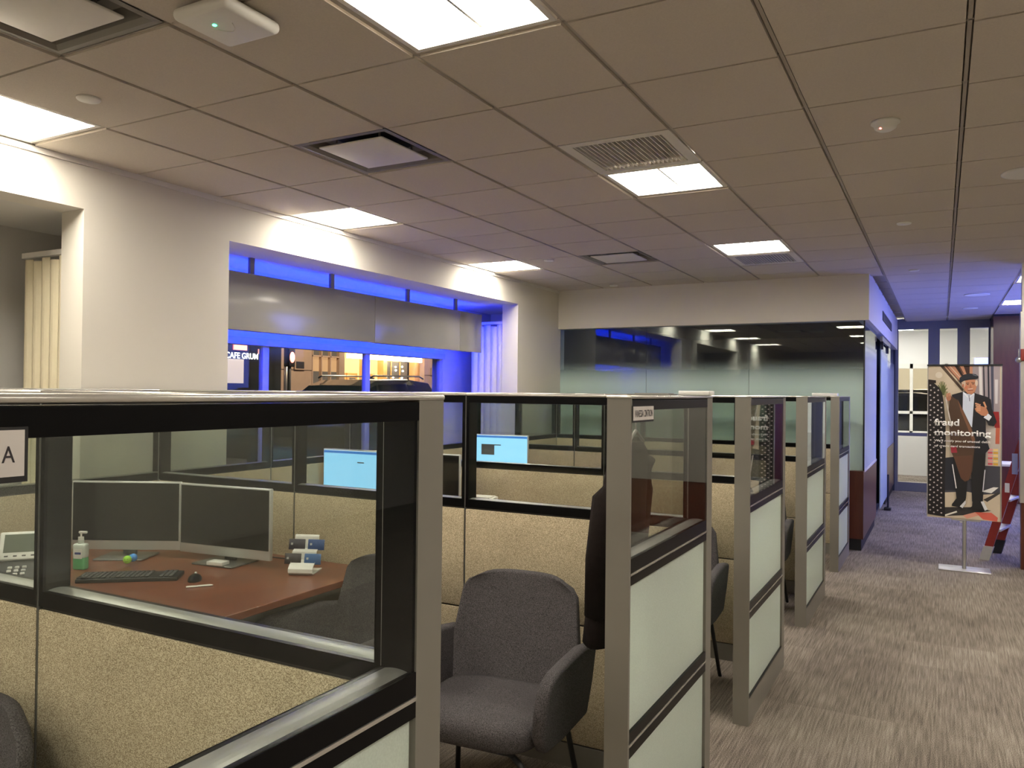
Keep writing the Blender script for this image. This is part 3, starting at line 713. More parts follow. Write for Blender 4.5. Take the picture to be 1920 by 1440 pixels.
# boxes lying on the partition tops
t = thing('binder', 'flat white box lying on top of the third cross partition', 'box', (2.857, 3.035, 1.592), R(2))
b = MB(); b.rbox(-.095, .095, -.07, .07, 0, .026, .003); b.build('case', M['white'], t)
t = thing('paper_stack', 'thin stack of papers on top of the second cross partition', 'papers', (3.14, 1.32, 1.592), R(6))
b = MB(); b.box(-.09, .09, -.06, .06, 0, .006); b.build('sheets', M['taupe'], t)
b = MB(); b.box(-.06, .08, -.055, .05, .006, .010); b.build('top_sheet', M['sill'], t)
t = thing('small_box', 'small white box on top of the farthest cross partition', 'box', (3.15, 6.81, 1.592), 0)
b = MB(); b.rbox(-.12, .12, -.06, .06, 0, .03, .003); b.build('case', M['white'], t)

# ------------------------------------------------------------------ meeting room behind glass
b = MB(); b.box(0, 3.53, 7.12, 7.30, 2.385, H+.03); b.box(3.42, 3.53, 7.30, 13.2, 2.385, H+.03); struct(b.build('wall_soffit', M['wall']))
dkw = mat('unlit_room_dark', (.035, .038, .046), .8, var=.05, scale=3)  # room surfaces coloured near black in place of the unlit interior's shade
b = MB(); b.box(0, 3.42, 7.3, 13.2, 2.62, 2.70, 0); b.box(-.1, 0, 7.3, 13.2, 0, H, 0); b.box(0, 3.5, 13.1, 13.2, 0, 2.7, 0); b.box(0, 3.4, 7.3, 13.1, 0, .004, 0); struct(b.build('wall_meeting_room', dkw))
gf = glass('gradient_frosted_glass', (.80, .88, .87), .075, (1.66, 2.0, (.74, .90, .83)))
gs = glass('side_frosted_glass', (.88, .93, .93), .06, (1.95, 2.25, (.62, .66, .70)))
t = thing('window_2', 'wide meeting room glass wall, frosted below and clear above', 'glass wall'); t['kind'] = 'structure'
for (a, c) in ((.0, 1.115), (1.12, 2.305), (2.31, 3.475)):
    b = MB(); b.box(a, c, 7.19, 7.20, .82, 2.385); b.build('glass_pane', gf, t)
b = MB(); b.box(3.475, 3.49, 7.185, 7.20, .82, 2.385); b.build('corner_seal', M['blackm'], t)
t = thing('window_3', 'side glass of the meeting room along the aisle', 'glass wall'); t['kind'] = 'structure'
b = MB(); b.box(3.475, 3.485, 7.20, 8.95, .82, 2.385); b.build('glass_pane', gs, t)
b = MB(); b.box(3.475, 3.485, 11.15, 13.1, .82, 2.385); b.build('glass_pane', gs, t)
b = MB(); b.box(0, 3.49, 7.10, 7.22, .12, .82, 0); b.box(0.0, 3.47, 7.12, 7.22, 0, .12, 1); b.box(3.40, 3.49, 7.22, 8.95, .12, .80, 0); b.box(3.40, 3.47, 7.22, 8.95, 0, .12, 1)
b.box(3.40, 3.49, 11.15, 13.1, .12, .82, 0); b.box(3.40, 3.47, 11.15, 13.1, 0, .12, 1)
struct(b.build('trim_2', [M['wood'], M['blackm']]))
b = MB(); b.box(3.40, 3.492, 7.22, 8.95, .80, .825); struct(b.build('trim_3', M['white_metal']))
t = thing('glass_door', 'frosted sliding glass door of the meeting room with dark top track', 'door')
b = MB(); b.box(3.500, 3.512, 9.35, 10.75, .16, 2.26); b.build('leaf', glass('door_glass', (.8, .92, .9), .07, (2.0, 2.3, (.60, .68, .68))), t)
b = MB(); b.box(3.498, 3.530, 9.3, 11.1, 2.30, 2.36); b.build('track', M['steel'], t)
for y in (9.45, 10.6):
    b = MB(); b.box(3.49, 3.53, y-.05, y+.05, 2.20, 2.31); b.build('roller', M['blackm'], t)
b = MB(); b.cyl((3.54, 10.5, .02), (3.54, 10.5, .5), .012); b.rbox(3.49, 3.58, 10.44, 10.56, 0, .04, .01); b.build('floor_guide', M['blackm'], t)
t = thing('slot_vent', 'long dark slot vent high on the bluish soffit side', 'vent', (3.53, 10.25, 2.62))
b = MB(); b.box(0, .006, -1.0, 1.0, -.06, .06); b.build('backing', M['dark'], t)
b = MB(); [b.box(.006, .010, -1.0, 1.0, -.05+k*.022, -.044+k*.022) for k in range(5)]; b.build('blades', M['taupe'], t)

# ------------------------------------------------------------------ right side: pillar, column with light screen, added blue light, ladder, table
t = thing('wood_pillar', 'tall reddish wooden pillar behind the poster stand', 'pillar', (0, 0, 0))
b = MB(); b.box(4.885, 5.7, 12.3, 13.2, 0, H-.03); b.build('cladding', M['wood'], t)
b = MB(); b.box(4.88, 5.705, 12.295, 13.2, H-.03, H); b.build('shadow_gap', M['blackm'], t)
t = thing('column_light_screen', 'brown and steel clad column edge at right, unseen width added to block blue light', 'screen wall', (0, 0, 0))  # run beyond the visible edge is added to keep blue light off the cubicles
b = MB(); b.box(4.850, 6.9, 6.94, 7.05, 0, .62); b.build('wood_base', M['wood'], t)
b = MB(); b.box(4.840, 6.9, 6.93, 7.05, .62, 2.40); b.build('steel_sleeve', M['steel'], t)
b = MB(); b.box(4.850, 6.9, 6.94, 7.05, 2.40, H); b.build('upper_cladding', M['white_metal'], t)
t = thing('alarm_bell', 'small red box with chrome knob on the column at right', 'alarm', (4.842, 6.93, 1.95))
b = MB(); b.rbox(-.005, .08, -.05, 0, -.01, .10, .006); b.build('box', mat('alarm_red', (.25, .03, .02), .4), t)
b = MB(); b.ball((-.02, -.03, .0), .028); b.tube([(-.02, -.03, .02), (-.02, -.03, .10)], .005); b.build('knob', M['steel'], t)
t = thing('unseen_blue_light', 'tall blue glowing panel added unseen beyond the right edge for the soffit glow', 'sign', (6.40, 9.8, 0))  # unseen blue source, added to cast the glow on the soffit
b = MB(); b.box(0, .12, -1.75, 1.75, 0, 2.6); b.build('case', M['white_metal'], t)
b = MB(); b.box(-.01, 0, -1.7, 1.7, .9, 2.55); b.build('lit_face', emit('blue_sign', (.10, .16, 1.0), 3.8), t)

t = thing('step_ladder', 'red fibreglass step ladder leaning beside the poster stand', 'ladder', (4.60, 7.52, 0), math.radians(-15))
red = mat('red_fibreglass', (.25, .022, .015), .4, var=.1); alu = mat('aluminium', (.6, .6, .58), .35, metal=.6)
lean = .27   # run per metre of height
for sy, nm in ((-.24, 'front'), (.24, 'rear')):
    b = MB()
    b.prism([(0, 0), (.075, 0), (.075+lean*1.42, 1.42), (lean*1.42, 1.42)], sy-.014, sy+.014, 'y'); b.build('rail', red, t)
    b = MB(); b.prism([(-.006, 0), (.081, 0), (.081+lean*.14, .14), (-.006+lean*.14, .14)], sy-.019, sy+.019, 'y'); b.build('foot', alu if sy < 0 else M['blackm'], t)
for k, z in enumerate((.30, .60, .90, 1.20)):
    b = MB(); b.rbox(lean*z-.005, lean*z+.09, -.226, .226, z-.012, z+.012, .003); b.build('step', alu, t)
b = MB(); b.rbox(lean*1.42-.02, lean*1.42+.14, -.27, .27, 1.42, 1.46, .006); b.build('top_cap', M['blackm'], t)
b = MB(); b.box(lean*.95+.012, lean*.95+.06, -.2555, -.2545, .86, 1.06); b.build('warning_label', mat('label_grey', (.35, .38, .5), .5), t)
b = MB(); b.box(lean*.72+.015, lean*.72+.055, -.2555, -.2545, .68, .77); b.build('warning_label', M['white'], t)
b = MB(); b.rbox(0, .05, -.03, .03, 0, .10, .01); b.cyl((.025, 0, .10), (.025, 0, .13), .012); o = b.build('green_bottle', mat('green_plastic', (.08, .5, .12), .4)); o.location = (4.955, 7.42, 1.46)
tag(o, 'small green bottle standing on top of the red ladder', 'bottle')
t = thing('side_table', 'small white table behind the ladder with bluish legs', 'table', (5.05, 9.2, 0))
b = MB(); b.rbox(-.32, .3, -.25, .25, .80, .83, .004); b.build('table_top', M['white'], t)
for (x, y) in ((-.28, -.2), (-.28, .2), (.26, -.2), (.26, .2)):
    b = MB(); b.box(x-.02, x+.02, y-.02, y+.02, 0, .80); b.build('leg', M['white'], t)

# ------------------------------------------------------------------ poster stand
t = thing('poster_stand', 'poster about fraud monitoring on a steel pole stand in the aisle', 'poster stand', (4.375, 6.65, 0))
def PX(cx, cy):  # picture coordinates of the print -> local metres
    return (-.293+(cx-320)/365*.588, 1.890-(cy-330)/775*1.424)
pmats = []; pidx = {}
def pc(r, g, b_, em=0):
    k = (r, g, b_)
    if k not in pidx:
        pidx[k] = len(pmats); pmats.append(mat('print_%d_%d_%d' % k, lin(r, g, b_), .45, var=.05, scale=20))
    return pidx[k]
b = MB(); lay = [0]
def poly(pts, c):
    lay[0] += 1; y = -.0040-.00012*lay[0]
    P = [PX(*p) for p in pts]
    b.add([(p[0], y, p[1]) for p in P], [tuple(range(len(P)))], pc(*c))
def ell(cx, cy, rx, ry, c, n=18, rot=0):
    poly([(cx+rx*math.cos(2*PI*k/n)*math.cos(rot)-ry*math.sin(2*PI*k/n)*math.sin(rot), cy+rx*math.cos(2*PI*k/n)*math.sin(rot)+ry*math.sin(2*PI*k/n)*math.cos(rot)) for k in range(n)], c)
def line(x0, y0, x1, y1, w, c):
    d = math.hypot(x1-x0, y1-y0); nx, ny = -(y1-y0)/d*w/2, (x1-x0)/d*w/2
    poly([(x0+nx, y0+ny), (x1+nx, y1+ny), (x1-nx, y1-ny), (x0-nx, y0-ny)], c)
b.box(-.293, .295, -.004, .004, .466, 1.890, pc(205, 190, 168))
poly([(400, 332), (600, 332), (600, 640), (560, 560), (500, 430)], (196, 140, 112))
poly([(380, 332), (400, 332), (500, 450), (495, 462)], (80, 62, 50)); line(412, 332, 505, 440, 4, (90, 60, 45)); line(430, 332, 520, 430, 3, (225, 205, 185))
poly([(455, 332), (475, 332), (500, 380), (490, 385)], (45, 30, 26)); poly([(500, 332), (530, 332), (530, 375), (515, 375)], (60, 34, 30)); line(478, 332, 500, 372, 4, (60, 40, 34))
poly([(545, 332), (680, 332), (680, 830), (545, 830)], (158, 146, 152)); poly([(575, 332), (590, 332), (600, 640), (585, 640)], (222, 218, 220)); poly([(596, 332), (602, 332), (612, 640), (604, 640)], (35, 34, 48))
poly([(618, 332), (626, 332), (632, 620), (624, 620)], (28, 30, 48)); poly([(634, 332), (648, 332), (650, 600), (640, 600)], (70, 74, 95)); poly([(654, 400), (670, 400), (668, 520), (656, 520)], (205, 200, 205))
ell(375, 378, 18, 16, (222, 212, 196))
for k in range(9):
    a = -1.2+k*.3; line(395, 470, 395+28*math.sin(a*1.1), 470-70*abs(math.cos(a)) + 8*k*.3, 5, (96, 104, 60) if k % 2 else (140, 140, 95))
ell(398, 455, 12, 26, (92, 100, 58)); ell(412, 480, 9, 20, (150, 145, 105))
poly([(600, 600), (660, 560), (680, 600), (682, 1000), (600, 1000)], (188, 178, 172)); ell(655, 590, 14, 30, (215, 208, 205)); poly([(645, 560), (675, 560), (680, 640), (655, 640)], (150, 30, 34)); poly([(660, 640), (680, 640), (678, 720), (658, 720)], (190, 95, 70))
for k in range(12):   # stacked pink and yellow things
    poly([(622, 745+k*14), (645, 745+k*14), (645, 755+k*14), (622, 755+k*14)], (200, 88, 100) if k % 2 else (226, 150, 150)); poly([(648, 745+k*14), (672, 745+k*14), (672, 756+k*14), (648, 756+k*14)], (206, 160, 60) if k % 2 else (230, 200, 130))
poly([(320, 830), (682, 830), (682, 1000), (320, 1000)], (62, 62, 72)); poly([(400, 800), (470, 790), (480, 960), (400, 965)], (34, 36, 48)); poly([(470, 700), (600, 700), (600, 900), (470, 900)], (120, 112, 108))
poly([(405, 975), (520, 965), (600, 975), (682, 965), (682, 1104), (410, 1100)], (200, 184, 162)); poly([(590, 960), (650, 935), (675, 935), (640, 965)], (225, 222, 220)); poly([(600, 1000), (670, 960), (682, 965), (620, 1010)], (58, 52, 50))
poly([(405, 1050), (560, 1040), (640, 1052), (500, 1085), (405, 1095)], (50, 46, 46)); line(408, 1092, 470, 1068, 8, (228, 222, 212)); poly([(560, 1065), (640, 1062), (672, 1085), (668, 1104), (600, 1098)], (208, 96, 80)); poly([(500, 1085), (560, 1065), (580, 1080), (520, 1100)], (214, 150, 130))
# polka dot dress
poly([(320, 408), (345, 415), (375, 440), (392, 470), (400, 520), (410, 620), (412, 760), (408, 900), (410, 1098), (320, 1090)], (22, 16, 20))
poly([(320, 400), (360, 405), (360, 420), (320, 418)], (30, 16, 16))
for r in range(26):
    for c in range(4):
        x = 331+c*19+(r % 2)*3; y = 430+r*25.5+(c % 2)*12
        if x < 404 and (c < 2 or y > 455+(c-2)*40) and y < 1085: ell(x, y, 4.6, 4.0, (196, 182, 182), 8)
# trousers and shoes
poly([(448, 740), (560, 735), (612, 740), (608, 850), (598, 1010), (545, 1012), (540, 850), (528, 830), (515, 1000), (468, 1004), (452, 860)], (24, 23, 27))
line(446, 830, 466, 950, 5, (222, 218, 220)); line(608, 850, 598, 960, 5, (205, 202, 208))
poly([(468, 1000), (514, 998), (512, 1018), (490, 1046), (443, 1040), (445, 1030)], (26, 25, 28)); poly([(484, 1040), (512, 1008), (514, 1022), (498, 1048)], (216, 216, 220))
poly([(548, 1006), (600, 1004), (622, 1048), (600, 1056), (520, 1050), (545, 1036)], (26, 25, 28)); poly([(588, 1010), (602, 1006), (622, 1046), (608, 1054)], (218, 218, 222))
# jacket, shirt, coat, arms
poly([(440, 478), (497, 462), (548, 462), (560, 470), (620, 488), (635, 500), (640, 545), (655, 585), (664, 610), (650, 632), (625, 628), (610, 600), (612, 690), (630, 745), (606, 772), (560, 770), (548, 700), (500, 690), (470, 600)], (26, 26, 34))
poly([(497, 462), (520, 474), (555, 470), (550, 540), (543, 640), (520, 620), (496, 552)], (206, 214, 232)); line(527, 478, 531, 510, 3, (70, 72, 100)); line(499, 466, 522, 490, 4, (238, 240, 246)); line(553, 470, 530, 490, 4, (238, 240, 246))
poly([(432, 480), (470, 505), (497, 552), (540, 640), (560, 700), (552, 780), (545, 860), (530, 905), (510, 915), (490, 900), (470, 830), (440, 770), (430, 650), (425, 560)], (78, 55, 40))
poly([(470, 500), (500, 560), (540, 650), (558, 700), (548, 720), (520, 640), (486, 560)], (120, 82, 60)); poly([(452, 790), (545, 780), (540, 860), (528, 905), (508, 912), (488, 895)], (92, 60, 44)); poly([(435, 735), (465, 740), (470, 770), (440, 772)], (150, 40, 55)); line(410, 490, 440, 640, 5, (214, 206, 200))
ell(425, 490, 13, 20, (176, 120, 92)); ell(418, 480, 6, 10, (196, 140, 110)); ell(430, 476, 5, 9, (196, 140, 110))
poly([(600, 590), (618, 566), (640, 585), (626, 606)], (226, 230, 240)); poly([(556, 546), (578, 530), (612, 540), (624, 566), (612, 582), (590, 580), (562, 560)], (190, 128, 96))
for k in range(4): line(558+k*2, 520+k*11, 585, 528+k*9, 8, (214, 156, 120))
poly([(572, 500), (604, 494), (608, 516), (578, 524)], (34, 28, 32)); line(600, 512, 612, 540, 9, (206, 148, 112))
# head and cap
poly([(505, 430), (560, 430), (558, 462), (540, 476), (520, 472), (505, 455)], (178, 118, 90)); ell(532, 430, 33, 42, (196, 134, 102), 24); ell(500, 420, 10, 22, (205, 180, 160)); ell(564, 418, 7, 16, (214, 196, 180)); ell(498, 432, 5, 9, (186, 122, 94))
line(512, 420, 528, 418, 3, (70, 46, 38)); line(538, 416, 556, 418, 3, (70, 46, 38)); ell(521, 425, 5, 2, (52, 34, 30), 10); ell(547, 423, 5, 2, (52, 34, 30), 10); poly([(534, 422), (541, 442), (528, 444)], (172, 108, 80)); line(520, 455, 548, 453, 3, (128, 66, 56)); line(523, 449, 546, 447, 4, (220, 196, 180))
ell(512, 440, 7, 6, (206, 120, 92), 10)
poly([(478, 412), (480, 392), (500, 376), (530, 370), (560, 374), (574, 385), (572, 396), (556, 400), (520, 402), (500, 408), (486, 418)], (30, 34, 46)); line(498, 404, 572, 390, 7, (20, 22, 32)); line(545, 376, 566, 382, 3, (110, 116, 130))
po = b.build('poster', pmats, t, fix=False)
wt = mat('print_white', (.92, .90, .88), .5)
def ptext(s, cx, cy, hh, ww, bold):
    o = text_mesh(s, 'lettering', wt, hh, po, bold=bold, width=ww); p = PX(cx, cy); o.rotation_euler = (PI/2, 0, 0); o.location = (p[0], -.028, p[1])
ptext('fraud', 353, 634, .062, .205, .022); ptext('monitoring', 353, 684, .056, .452, .022)
ptext("We'll notify you of unusual debit", 353, 717, .020, .452, .010); ptext('or credit card transactions', 353, 743, .020, .370, .010)
b = MB(); b.box(.2955, .303, -.008, .008, .466, 1.893); b.box(-.300, -.2935, -.008, .008, .466, 1.893); b.build('side_rail', M['steel'], t)
b = MB(); b.box(-.303, .306, -.012, .010, 1.886, 1.902); b.build('top_clip', M['blackm'], t)
b = MB(); b.box(-.10, .14, -.012, .012, .452, .466); b.cyl((-.03, 0, .44), (.0, 0, .44), .008); b.build('bracket', M['steel'], t)
b = MB(); b.cyl((.01, 0, .01), (.01, 0, .455), .017); b.build('pole', M['steel'], t)
b = MB(); b.rbox(-.20, .22, -.13, .13, 0, .010, .003); b.build('base_plate', M['steel'], t)

# ------------------------------------------------------------------ far entrance and vestibule
fr = mat('bronze_grey_frame', (.20, .205, .20), .45, metal=.3, var=.05)
t = thing('window_4', 'grey framed glass entrance at the far end of the aisle', 'entrance'); t['kind'] = 'structure'
b = MB(); b.box(3.5, 5.0, 13.15, 13.27, H-.13, H+.05)
for (x0, x1) in ((3.49, 3.545), (3.995, 4.165), (4.42, 4.60), (4.86, 4.92)): b.box(x0, x1, 13.15, 13.27, 0, H-.13)
b.box(3.545, 3.995, 13.17, 13.25, 0, .15); b.box(3.545, 3.995, 13.17, 13.25, .93, .985)
b.box(4.6, 4.86, 13.17, 13.25, 0, .15)
b.build('window_frame', fr, t)
for (x0, x1) in ((3.545, 3.995), (4.165, 4.42), (4.60, 4.86)):
    q = MB(); q.box(x0, x1, 13.205, 13.213, .15 if x0 != 4.165 else .02, H-.13); q.build('pane', M['glass'], t)
vw = mat('vestibule_white', (.80, .80, .78), .7, var=.02)
b = MB(); b.box(2.0, 7.3, 13.3, 17.5, 3.0, 3.05); b.box(2.0, 2.05, 13.3, 17.5, 0, 3.0); b.box(7.25, 7.3, 13.3, 17.5, 0, 3.0)
b.box(5.72, 7.3, 13.2, 13.3, 0, 3.05); b.box(2.0, 3.5, 13.2, 13.3, 0, 3.05)
b.box(2.0, 7.3, 17.4, 17.5, 2.30, 3.0); b.box(2.0, 7.3, 16.2, 17.5, 0, .80); b.box(4.35, 7.3, 17.4, 17.5, .8, 2.3)
struct(b.build('wall_vestibule', vw))
b = MB(); b.box(5.0, 5.72, 13.2, 13.3, 0, 3.05); struct(b.build('wall_front', M['wall']))
t = thing('window_5', 'outer street window beyond the entrance', 'window'); t['kind'] = 'structure'
b = MB()
for x in (3.0, 3.62, 4.28): b.box(x-.03, x+.03, 17.38, 17.46, .8, 2.3)
b.box(2.05, 4.35, 17.38, 17.46, 2.2, 2.3); b.box(2.05, 4.35, 17.38, 17.46, 1.22, 1.28); b.box(2.05, 4.35, 17.38, 17.46, .8, .85)
b.build('window_frame', M['white'], t)
b = MB(); b.box(2.05, 4.35, 17.425, 17.43, .8, 2.3); b.build('pane', M['glass'], t)
for k in range(4):
    t = thing('strip_light', 'long glowing strip light in the far vestibule, %s one from the entrance' % ['first', 'second', 'third', 'last'][k], 'light', (3.42, 13.9+k*.85, 3.0), 0, 'strip lights in the vestibule')
    b = MB(); b.rbox(-.26, .26, -.07, .07, -.03, 0, .005); b.build('housing', M['white_metal'], t)
    b = MB(); b.box(-.25, .25, -.06, .06, -.036, -.03); b.build('lens', emit('strip_lens_%d' % k, (1, .95, .88), 40), t)
for (x, y, n) in ((4.45, 14.6, 'nearer'), (4.45, 15.6, 'farther'), (5.4, 15.2, 'right')):
    o = MB(); o.lathe([(0, -.008), (.09, -.008), (.10, 0)]); o = o.build('recessed_downlight', emit('lens_'+n, (1, .96, .9), 60)); o.location = (x, y, 3.0)
    tag(o, 'round glowing downlight in the vestibule ceiling, %s one' % n, 'light', 'downlights in the vestibule')
o = MB(); o.lathe([(0, -.09), (.04, -.08), (.07, -.04), (.08, 0)]); o = o.build('security_camera', M['blackm']); o.location = (3.86, 15.6, 3.0); tag(o, 'black dome camera on the vestibule ceiling', 'security camera')
t = thing('blue_sign', 'square blue glowing sign inside the vestibule', 'sign', (4.93, 15.5, 0))
b = MB(); b.box(-.21, .21, 0, .04, 1.75, 2.35); b.build('case', M['white_metal'], t)
b = MB(); b.box(-.19, .19, -.006, 0, 1.77, 2.33); b.build('lit_face', emit('sign_blue', (.03, .10, 1), 2.2), t)
t = thing('crumpled_cloth', 'crumpled white cloth on the vestibule ledge', 'cloth', (3.72, 13.75, 0))
vs = []; fs = []; n = 14
for j in range(n+1):
    for i in range(n+1):
        x = -.16+.32*i/n; y = -.1+.2*j/n; vs.append((x, y, .03+.045*abs(math.sin(9*x+14*y)+.6*math.sin(23*x-11*y))*max(0, 1-(x/.17)**2)))
for j in range(n):
    for i in range(n): a = j*(n+1)+i; fs.append((a, a+1, a+n+2, a+n+1))
b = MB(); b.add(vs, fs, 0, True); o = b.build('folds', M['white'], t); md = o.modifiers.new('s', 'SOLIDIFY'); md.thickness = .01
b = MB(); b.rbox(-.17, .17, -.11, .11, 0, .032, .008); b.build('folded_base', M['silver'], t)

# ------------------------------------------------------------------ street
b = MB(); b.box(-30, -1.05, -20, 60, -.16, -.05); b.box(-1.05, 30, 17.6, 60, -.16, -.05); struct(b.build('ground_street', mat('asphalt', (.03, .03, .032), .6, var=.3, scale=40)))
st = mat('facade_stone', (.36, .27, .21), .85, var=.12, scale=6); dg = mat('dark_shopfront', (.008, .009, .012), .2); gold = mat('brass_door', (.55, .32, .12), .4, var=.1)
warm = emit('warm_window', (1, .55, .25), .35, (.1, .08, .05)); hot = emit('marquee_bulbs', (1, .80, .50), 14); glow = emit('lit_lobby', (1, .50, .16), 1.3, (.2, .1, .05)); dim = emit('dim_interior', (.5, .38, .28), .10, (.05, .05, .05))
t = thing('cafe_shopfront', 'dark cafe shopfront across the street with white lettering', 'building', (-12, 0, 0))
b = MB(); b.box(-1.5, 0, 8, 14.62, -.1, 6); b.build('front', dg, t)
b = MB(); b.box(0, .03, 12.9, 13.35, 2.62, 2.78); b.build('red_sign', emit('red_sign', (1, .12, .08), 1.6), t)
b = MB(); b.box(0, .03, 13.75, 14.1, 2.55, 2.68); b.build('red_sign', emit('red_sign_dim', (.6, .05, .05), .5), t)
b = MB(); b.box(0, .02, 12.6, 13.25, 1.75, 2.38); b.build('lit_panel', emit('grey_panel', (.35, .35, .28), .22), t)
b = MB(); b.tube([(.05, 12.9, 2.92), (.05, 13.5, 2.90)], .02); b.build('tube_lamp', emit('tube_lamp', (1, .95, .85), 4), t)
b = MB(); b.box(0, .05, 13.98, 14.02, 0, 3.4); b.build('mullion', M['steel'], t)
o = text_mesh('CAFE GRUM', 'lettering', emit('cafe_letters', (.9, .95, 1), 1.6), .155, t, width=1.10, bold=.02); o.rotation_euler = (PI/2, 0, PI/2); o.location = (.04, 12.62, 2.40)
t = thing('theatre_building', 'stone building across the street with a bright lit entrance', 'building', (-12, 0, 0))
b = MB(); b.box(-.3, 0, 14.62, 15.85, -.1, 6); b.box(-.3, 0, 17.05, 17.30, -.1, 6); b.box(-.3, 0, 21.6, 26, -.1, 6); b.box(-.3, 0, 15.85, 17.05, 3.0, 6); b.box(-.3, 0, 17.3, 21.6, 3.4, 6); b.box(-.3, 0, 15.85, 17.05, -.1, .9)
for k in range(9): b.box(0, .012, 14.62, 15.85, .3+k*.62, .315+k*.62, 1); b.box(0, .012, 21.6, 26, .3+k*.62, .315+k*.62, 1)
b.build('stone_wall', [st, mat('joint', (.12, .09, .07), .9)], t)
for (a, c) in ((15.10, 15.52), (22.0, 22.35)):
    b = MB(); b.box(.0, .05, a, c, 2.17, 2.44, 0); b.box(.05, .06, a+.05, c-.05, 2.21, 2.40, 1); b.build('plaque', [st, M['blackm']], t)
for k in range(3):
    a = 15.87+k*.39; f = MB(); f.box(-.12, 0, a, a+.035, .9, 3.0); f.box(-.12, 0, a, a+.39, 2.58, 2.62); f = f.build('window', mat('stone_trim_%d' % k, (.45, .33, .25), .6), t)
    g = MB(); g.box(-.12, -.10, a+.035, a+.39, .9, 2.15, 0); g.box(-.12, -.10, a+.035, a+.39, 2.15, 2.58, 1); g.box(-.12, -.10, a+.035, a+.39, 2.62, 3.0, 0); g.build('pane', [dim, warm], f)
b = MB(); b.box(-1.2, -1.1, 17.3, 21.6, -.1, 3.4); b.build('lobby_wall', glow, t)
b = MB(); b.box(-1.1, 0, 17.3, 21.6, 3.25, 3.4); b.build('canopy', st, t)
b = MB(); b.box(-.05, .10, 17.45, 21.3, 2.60, 2.74); b.build('marquee_lights', hot, t)
for (a, c) in ((17.45, 17.95), (18.0, 18.5), (18.95, 19.4)):
    b = MB(); b.box(-.55, -.48, a, c, 0, 2.15, 0); b.box(-.48, -.47, a+.1, c-.1, .4, 2.0, 1); b.build('door', [gold, dim], t)
for (a, c) in ((17.3, 17.42), (18.55, 18.72), (19.5, 19.7), (21.3, 21.6)):
    b = MB(); b.box(-.45, -.2, a, c, 0, 3.25); b.build('pilaster', gold, t)
for k in range(3):
    a = 19.75+k*.5; b = MB(); b.box(-.5, -.45, a, a+.04, 0, 2.6, 0); b.box(-.5, -.48, a+.04, a+.5, 0, 2.6, 1); b.build('lobby_window', [gold, dim], t)
    for q in range(5):
        m_ = MB(); m_.ball((-.46, a+.1+.3*random.random(), 1.7+.85*q/5+.1*random.random()), .035, 8); m_.build('bulb', emit('bulb_%d_%d' % (k, q), (1, .9, .75), 5), t)
b = MB(); b.tube([(-11.6, 14.4, 0), (-11.6, 14.4, 3.0)], .06); o = b.build('street_pole', M['steel']); tag(o, 'grey pole on the far pavement beside the cafe', 'pole')
t = thing('traffic_signal', 'street signal with a red lamp beside the dark cafe front', 'signal', (-11.0, 13.9, 0))
b = MB(); b.tube([(0, 0, -.05), (0, 0, 2.9)], .05); b.build('post', M['blackm'], t)
b = MB(); b.rbox(-.1, .1, -.12, .12, 2.2, 2.75, .03); b.build('housing', M['blackm'], t)
b = MB(); b.ball((.1, 0, 2.45), .09, sc=(.4, 1, 1.6)); b.build('lamp', emit('signal_red', (1, .15, .1), 4), t)
